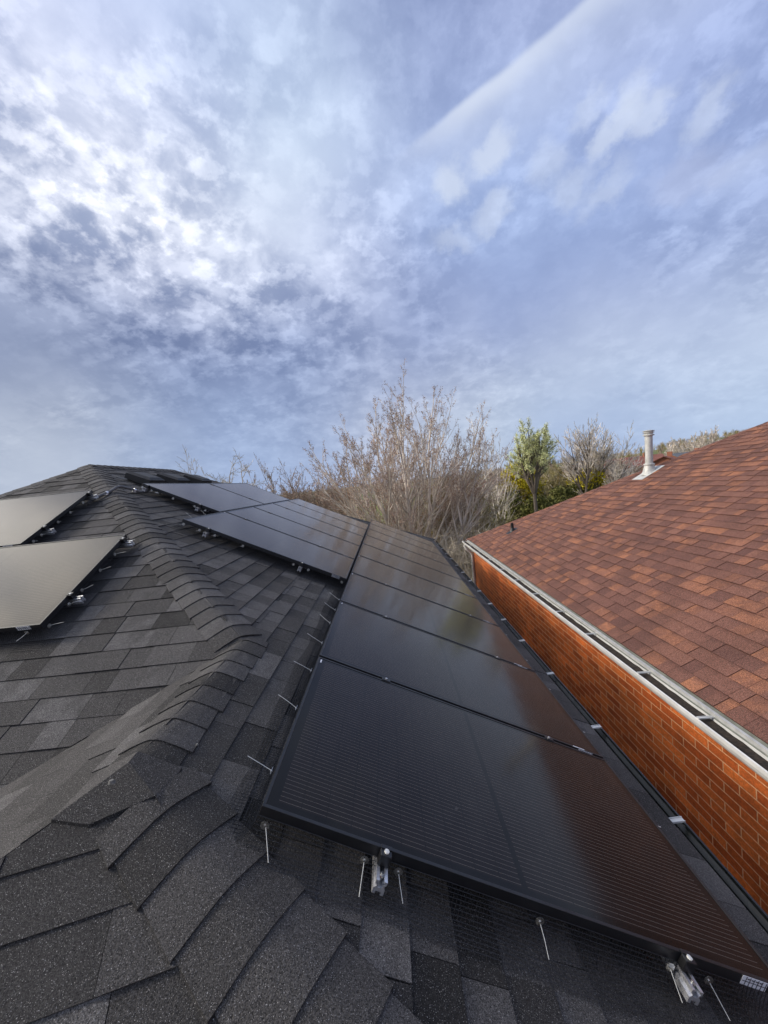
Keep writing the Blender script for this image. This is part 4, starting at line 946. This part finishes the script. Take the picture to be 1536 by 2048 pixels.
gL = 'bare brown trees left of the big tree'
for i, (px, py, Y, sd_) in enumerate([(548, 938, 40, 71), (580, 922, 38, 72), (618, 942, 40, 73), (655, 958, 36, 74)]):
    tree('bare_brown_tree', 'bushy bare tree with fine brown twigs, %s' % ['leftmost beside the grey roof', 'tallest of the clump', 'next to the big tree', 'behind the left branches of the big tree'][i], 'tree', foot(px, py, Y), hgt(px, py, Y), sd_, 'bark_dark', 'bud', 1, (.04, .15), stems=6, maxlev=4, up=.06, wander=.13, nch=(7, 5, 4, 3), ratio=.5, spread=(20, 46), rad=.12, rmin=.012, stem_spread=(4, 26), twm='twig_brown', group=gL, PCT=.995)
bush('russet_shrub', 'russet-orange bare shrub left of the lawn', 'shrub', foot(665, 975, 44), 3.6, hgt(665, 968, 44), 4200, 81, 'twig_orange', .4, .018, stems=60, twl=1.0)
bush('russet_shrub', 'low russet shrub at the corner of the middle panel row', 'shrub', foot(610, 985, 46), 4.5, hgt(610, 985, 46), 3600, 82, 'twig_orange', .4, .018, stems=60, twl=1.0)
bush('red_shrub', 'small crimson-stemmed shrub at the edge of the lawn', 'shrub', foot(688, 1018, 52), 1.9, hgt(688, 1014, 52), 900, 83, 'twig_red', .2, .02, stems=40, twl=.5, m2='twig_red')
bush('brown_shrub', 'brown bare thicket between the big tree and the forked grey tree', 'shrub', foot(955, 930, 42), 5.5, hgt(955, 940, 42), 3000, 84, 'twig_brown', .4, .02, stems=80, twl=1.3)
bush('brown_shrub', 'reddish brown thicket behind the big bare tree', 'shrub', foot(880, 985, 50), 6, hgt(880, 985, 50), 2600, 85, 'twig_brown', .4, .022, stems=80, twl=1.3)
bush('brown_shrub', 'olive thicket right of the yellow willow', 'shrub', foot(1110, 935, 46), 6, hgt(1110, 925, 46), 6000, 86, 'twig_olive', .4, .02, stems=80, twl=1.3)
bush('brown_shrub', 'brown thicket behind the tall bare trees', 'shrub', foot(1210, 925, 55), 7, hgt(1210, 915, 55), 5200, 87, 'twig_brown', .4, .024, stems=80, twl=1.4)
bush('brown_shrub', 'dry brown scrub right of the lawn behind the big tree', 'shrub', foot(800, 1010, 48), 4, hgt(800, 995, 48), 2500, 88, 'twig_olive', .4, .018, stems=50, twl=.9)
# far woodland as one mass
def woodland(name, label, spots, m_, seed, h, n=26):
    r = random.Random(seed); g = MB()
    for (x, y) in spots:
        b = V(x, y, T(x, y)); H = h * r.uniform(.6, 1.15)
        g.tube([b, b + V(r.uniform(-.3, .3), 0, H * .9)], [H * .02, H * .005], 3, .1, cap=False)
        for k in range(n):
            A = r.uniform(0, 6.28); z = r.uniform(.05, .8); q_ = H * .62 * math.sqrt(max(.02, z * (1 - z))) * r.uniform(.5, 1.1); a0 = b + V(math.cos(A) * q_ * .4, math.sin(A) * q_ * .4, H * z * .7); e = b + V(math.cos(A) * q_, math.sin(A) * q_, H * min(1, z + .2)); wv = V(-math.sin(A), math.cos(A), 0) * H * .010
            g.face([a0 - wv, a0 + wv, e + wv * .2], r.random()); g.face([a0.lerp(e, .5) - wv, a0.lerp(e, .5) + wv, e + rvec(r) * H * .12], r.random()); g.face([a0.lerp(e, .4) - wv.cross(V(0, 0, 1)), a0.lerp(e, .4) + V(0, 0, H * .02), e + rvec(r) * H * .14], r.random())
    return tag(g.build(name, M[m_]), label, kind='stuff')
r = random.Random(90)
woodland('woodland', 'brown leafless woodland across the low horizon', [(r.uniform(-95, 60), r.uniform(120, 230)) for _ in range(420)], 'twig_brown', 91, 4.5, 40)
def hillspots(n, k0, k1, y0, y1):
    o = []
    for _ in range(n):
        y = r.uniform(y0, y1); k = r.uniform(k0, k1); o.append((k * y, y))
    return o
woodland('woodland', 'olive and tan spring woodland on the right-hand hillside', hillspots(420, .28, 1.0, 75, 230), 'twig_olive', 92, 3.8, 40)
woodland('woodland', 'brown woodland over the right-hand hillside', hillspots(420, .2, 1.05, 70, 260), 'twig_brown', 93, 3.8, 40)
for i, (px, py, Y, lb) in enumerate([(1415, 858, 130, 'distant bare round tree on the hill above the red roof edge'), (1385, 872, 120, 'distant narrow bare tree on the hill, left of the round one'), (1345, 882, 105, 'distant bare tree just right of the flue pipe')]):
    tree('distant_tree', lb, 'tree', foot(px, py, Y), hgt(px, py, Y), 100 + i, 'bark', None, stems=4, maxlev=3, up=.06, wander=.1, nch=(7, 6, 5), ratio=.5, spread=(20, 44), rad=.25, stem_spread=(5, 34), group='distant bare trees on the hill')
# distant houses
M['roof_far'] = simple('far_red_roof', (.20, .08, .06), .9, 0, .2, 2); M['roof_grey_far'] = simple('far_grey_roof', (.13, .14, .15), .9, 0, .2, 2); M['wall_far'] = simple('far_brick', (.30, .12, .07), .9, 0, .2, 2); M['white_far'] = simple('far_white_trim', (.75, .75, .75), .6)
def far_house(px, py, Y, w_, d_, rot, label, rm, wallh=4.5, rh=2.0):
    q = at(px, py, Y); rz_ = q.z; base = V(q.x, Y, T(q.x, Y)); root = thing('distant_house', label, 'house', base, 'distant houses on the hillside')
    X = V(math.cos(rot), math.sin(rot), 0); Y_ = V(-math.sin(rot), math.cos(rot), 0); z1 = rz_ - rh
    o = V(base.x, base.y, base.z - .5) - X * w_ / 2 - Y_ * d_ / 2
    g = MB(); g.box(o, X * w_, Y_ * d_, (0, 0, z1 - o.z)); top = V(o.x, o.y, z1)
    g.mesh([top, top + Y_ * d_, top + Y_ * d_ / 2 + V(0, 0, rh)], [(0, 1, 2)]); g.mesh([top + X * w_, top + X * w_ + Y_ * d_, top + X * w_ + Y_ * d_ / 2 + V(0, 0, rh)], [(0, 1, 2)])
    g.build('wall', M['wall_far'], root)
    g = MB(); e = .4; up = V(0, 0, .12)
    for sg in (0, 1):
        lo = top + (Y_ * -e if sg == 0 else Y_ * (d_ + e)) - V(0, 0, e * rh / d_ * 2); hi = top + Y_ * d_ / 2 + V(0, 0, rh)
        g.mesh([lo - X * e + up, lo + X * (w_ + e) + up, hi + X * (w_ + e) + up, hi - X * e + up, lo - X * e, lo + X * (w_ + e), hi + X * (w_ + e), hi - X * e], [(0, 1, 2, 3), (4, 7, 6, 5), (0, 4, 5, 1), (3, 2, 6, 7), (0, 3, 7, 4), (1, 5, 6, 2)])
    ro = g.build('roof', M[rm], root)
    g = MB(); g.box(top + X * w_ * .7 + Y_ * d_ * .4 + V(0, 0, rh * .4), X * .7, Y_ * .7, (0, 0, rh * .95)); g.build('chimney', M['wall_far'], ro)
    for i in range(3):
        for j in range(2):
            a0 = top + X * w_ * (.12 + .28 * i) - Y_ * .03 - V(0, 0, 1.9 + 2.5 * j); g = MB(); g.box(a0, X * 1.2, Y_ * .05, (0, 0, 1.3)); wo = g.build('window', M['white_far'], root)
            g = MB(); g.box(a0 + X * .1 - Y_ * .02 + V(0, 0, .1), X * 1.0, Y_ * .05, (0, 0, 1.1)); g.build('pane', M['glass_dark'], wo)
    return root
far_house(1330, 913, 62, 7, 9, .9, 'distant brick house with a red gable roof just right of the flue pipe', 'roof_far')
far_house(1375, 905, 80, 9, 8, .3, 'distant house with a grey roof behind the red gable roof', 'roof_grey_far')
far_house(1165, 926, 75, 6, 7, .5, 'distant grey-roofed house seen through the tall bare trees', 'roof_grey_far')
far_house(1262, 915, 78, 10, 8, -.3, 'distant long red-roofed house left of the flue pipe', 'roof_far', rh=1.7)
far_house(965, 962, 90, 9, 8, .2, 'distant brick house half hidden left of the forked grey tree', 'roof_far')
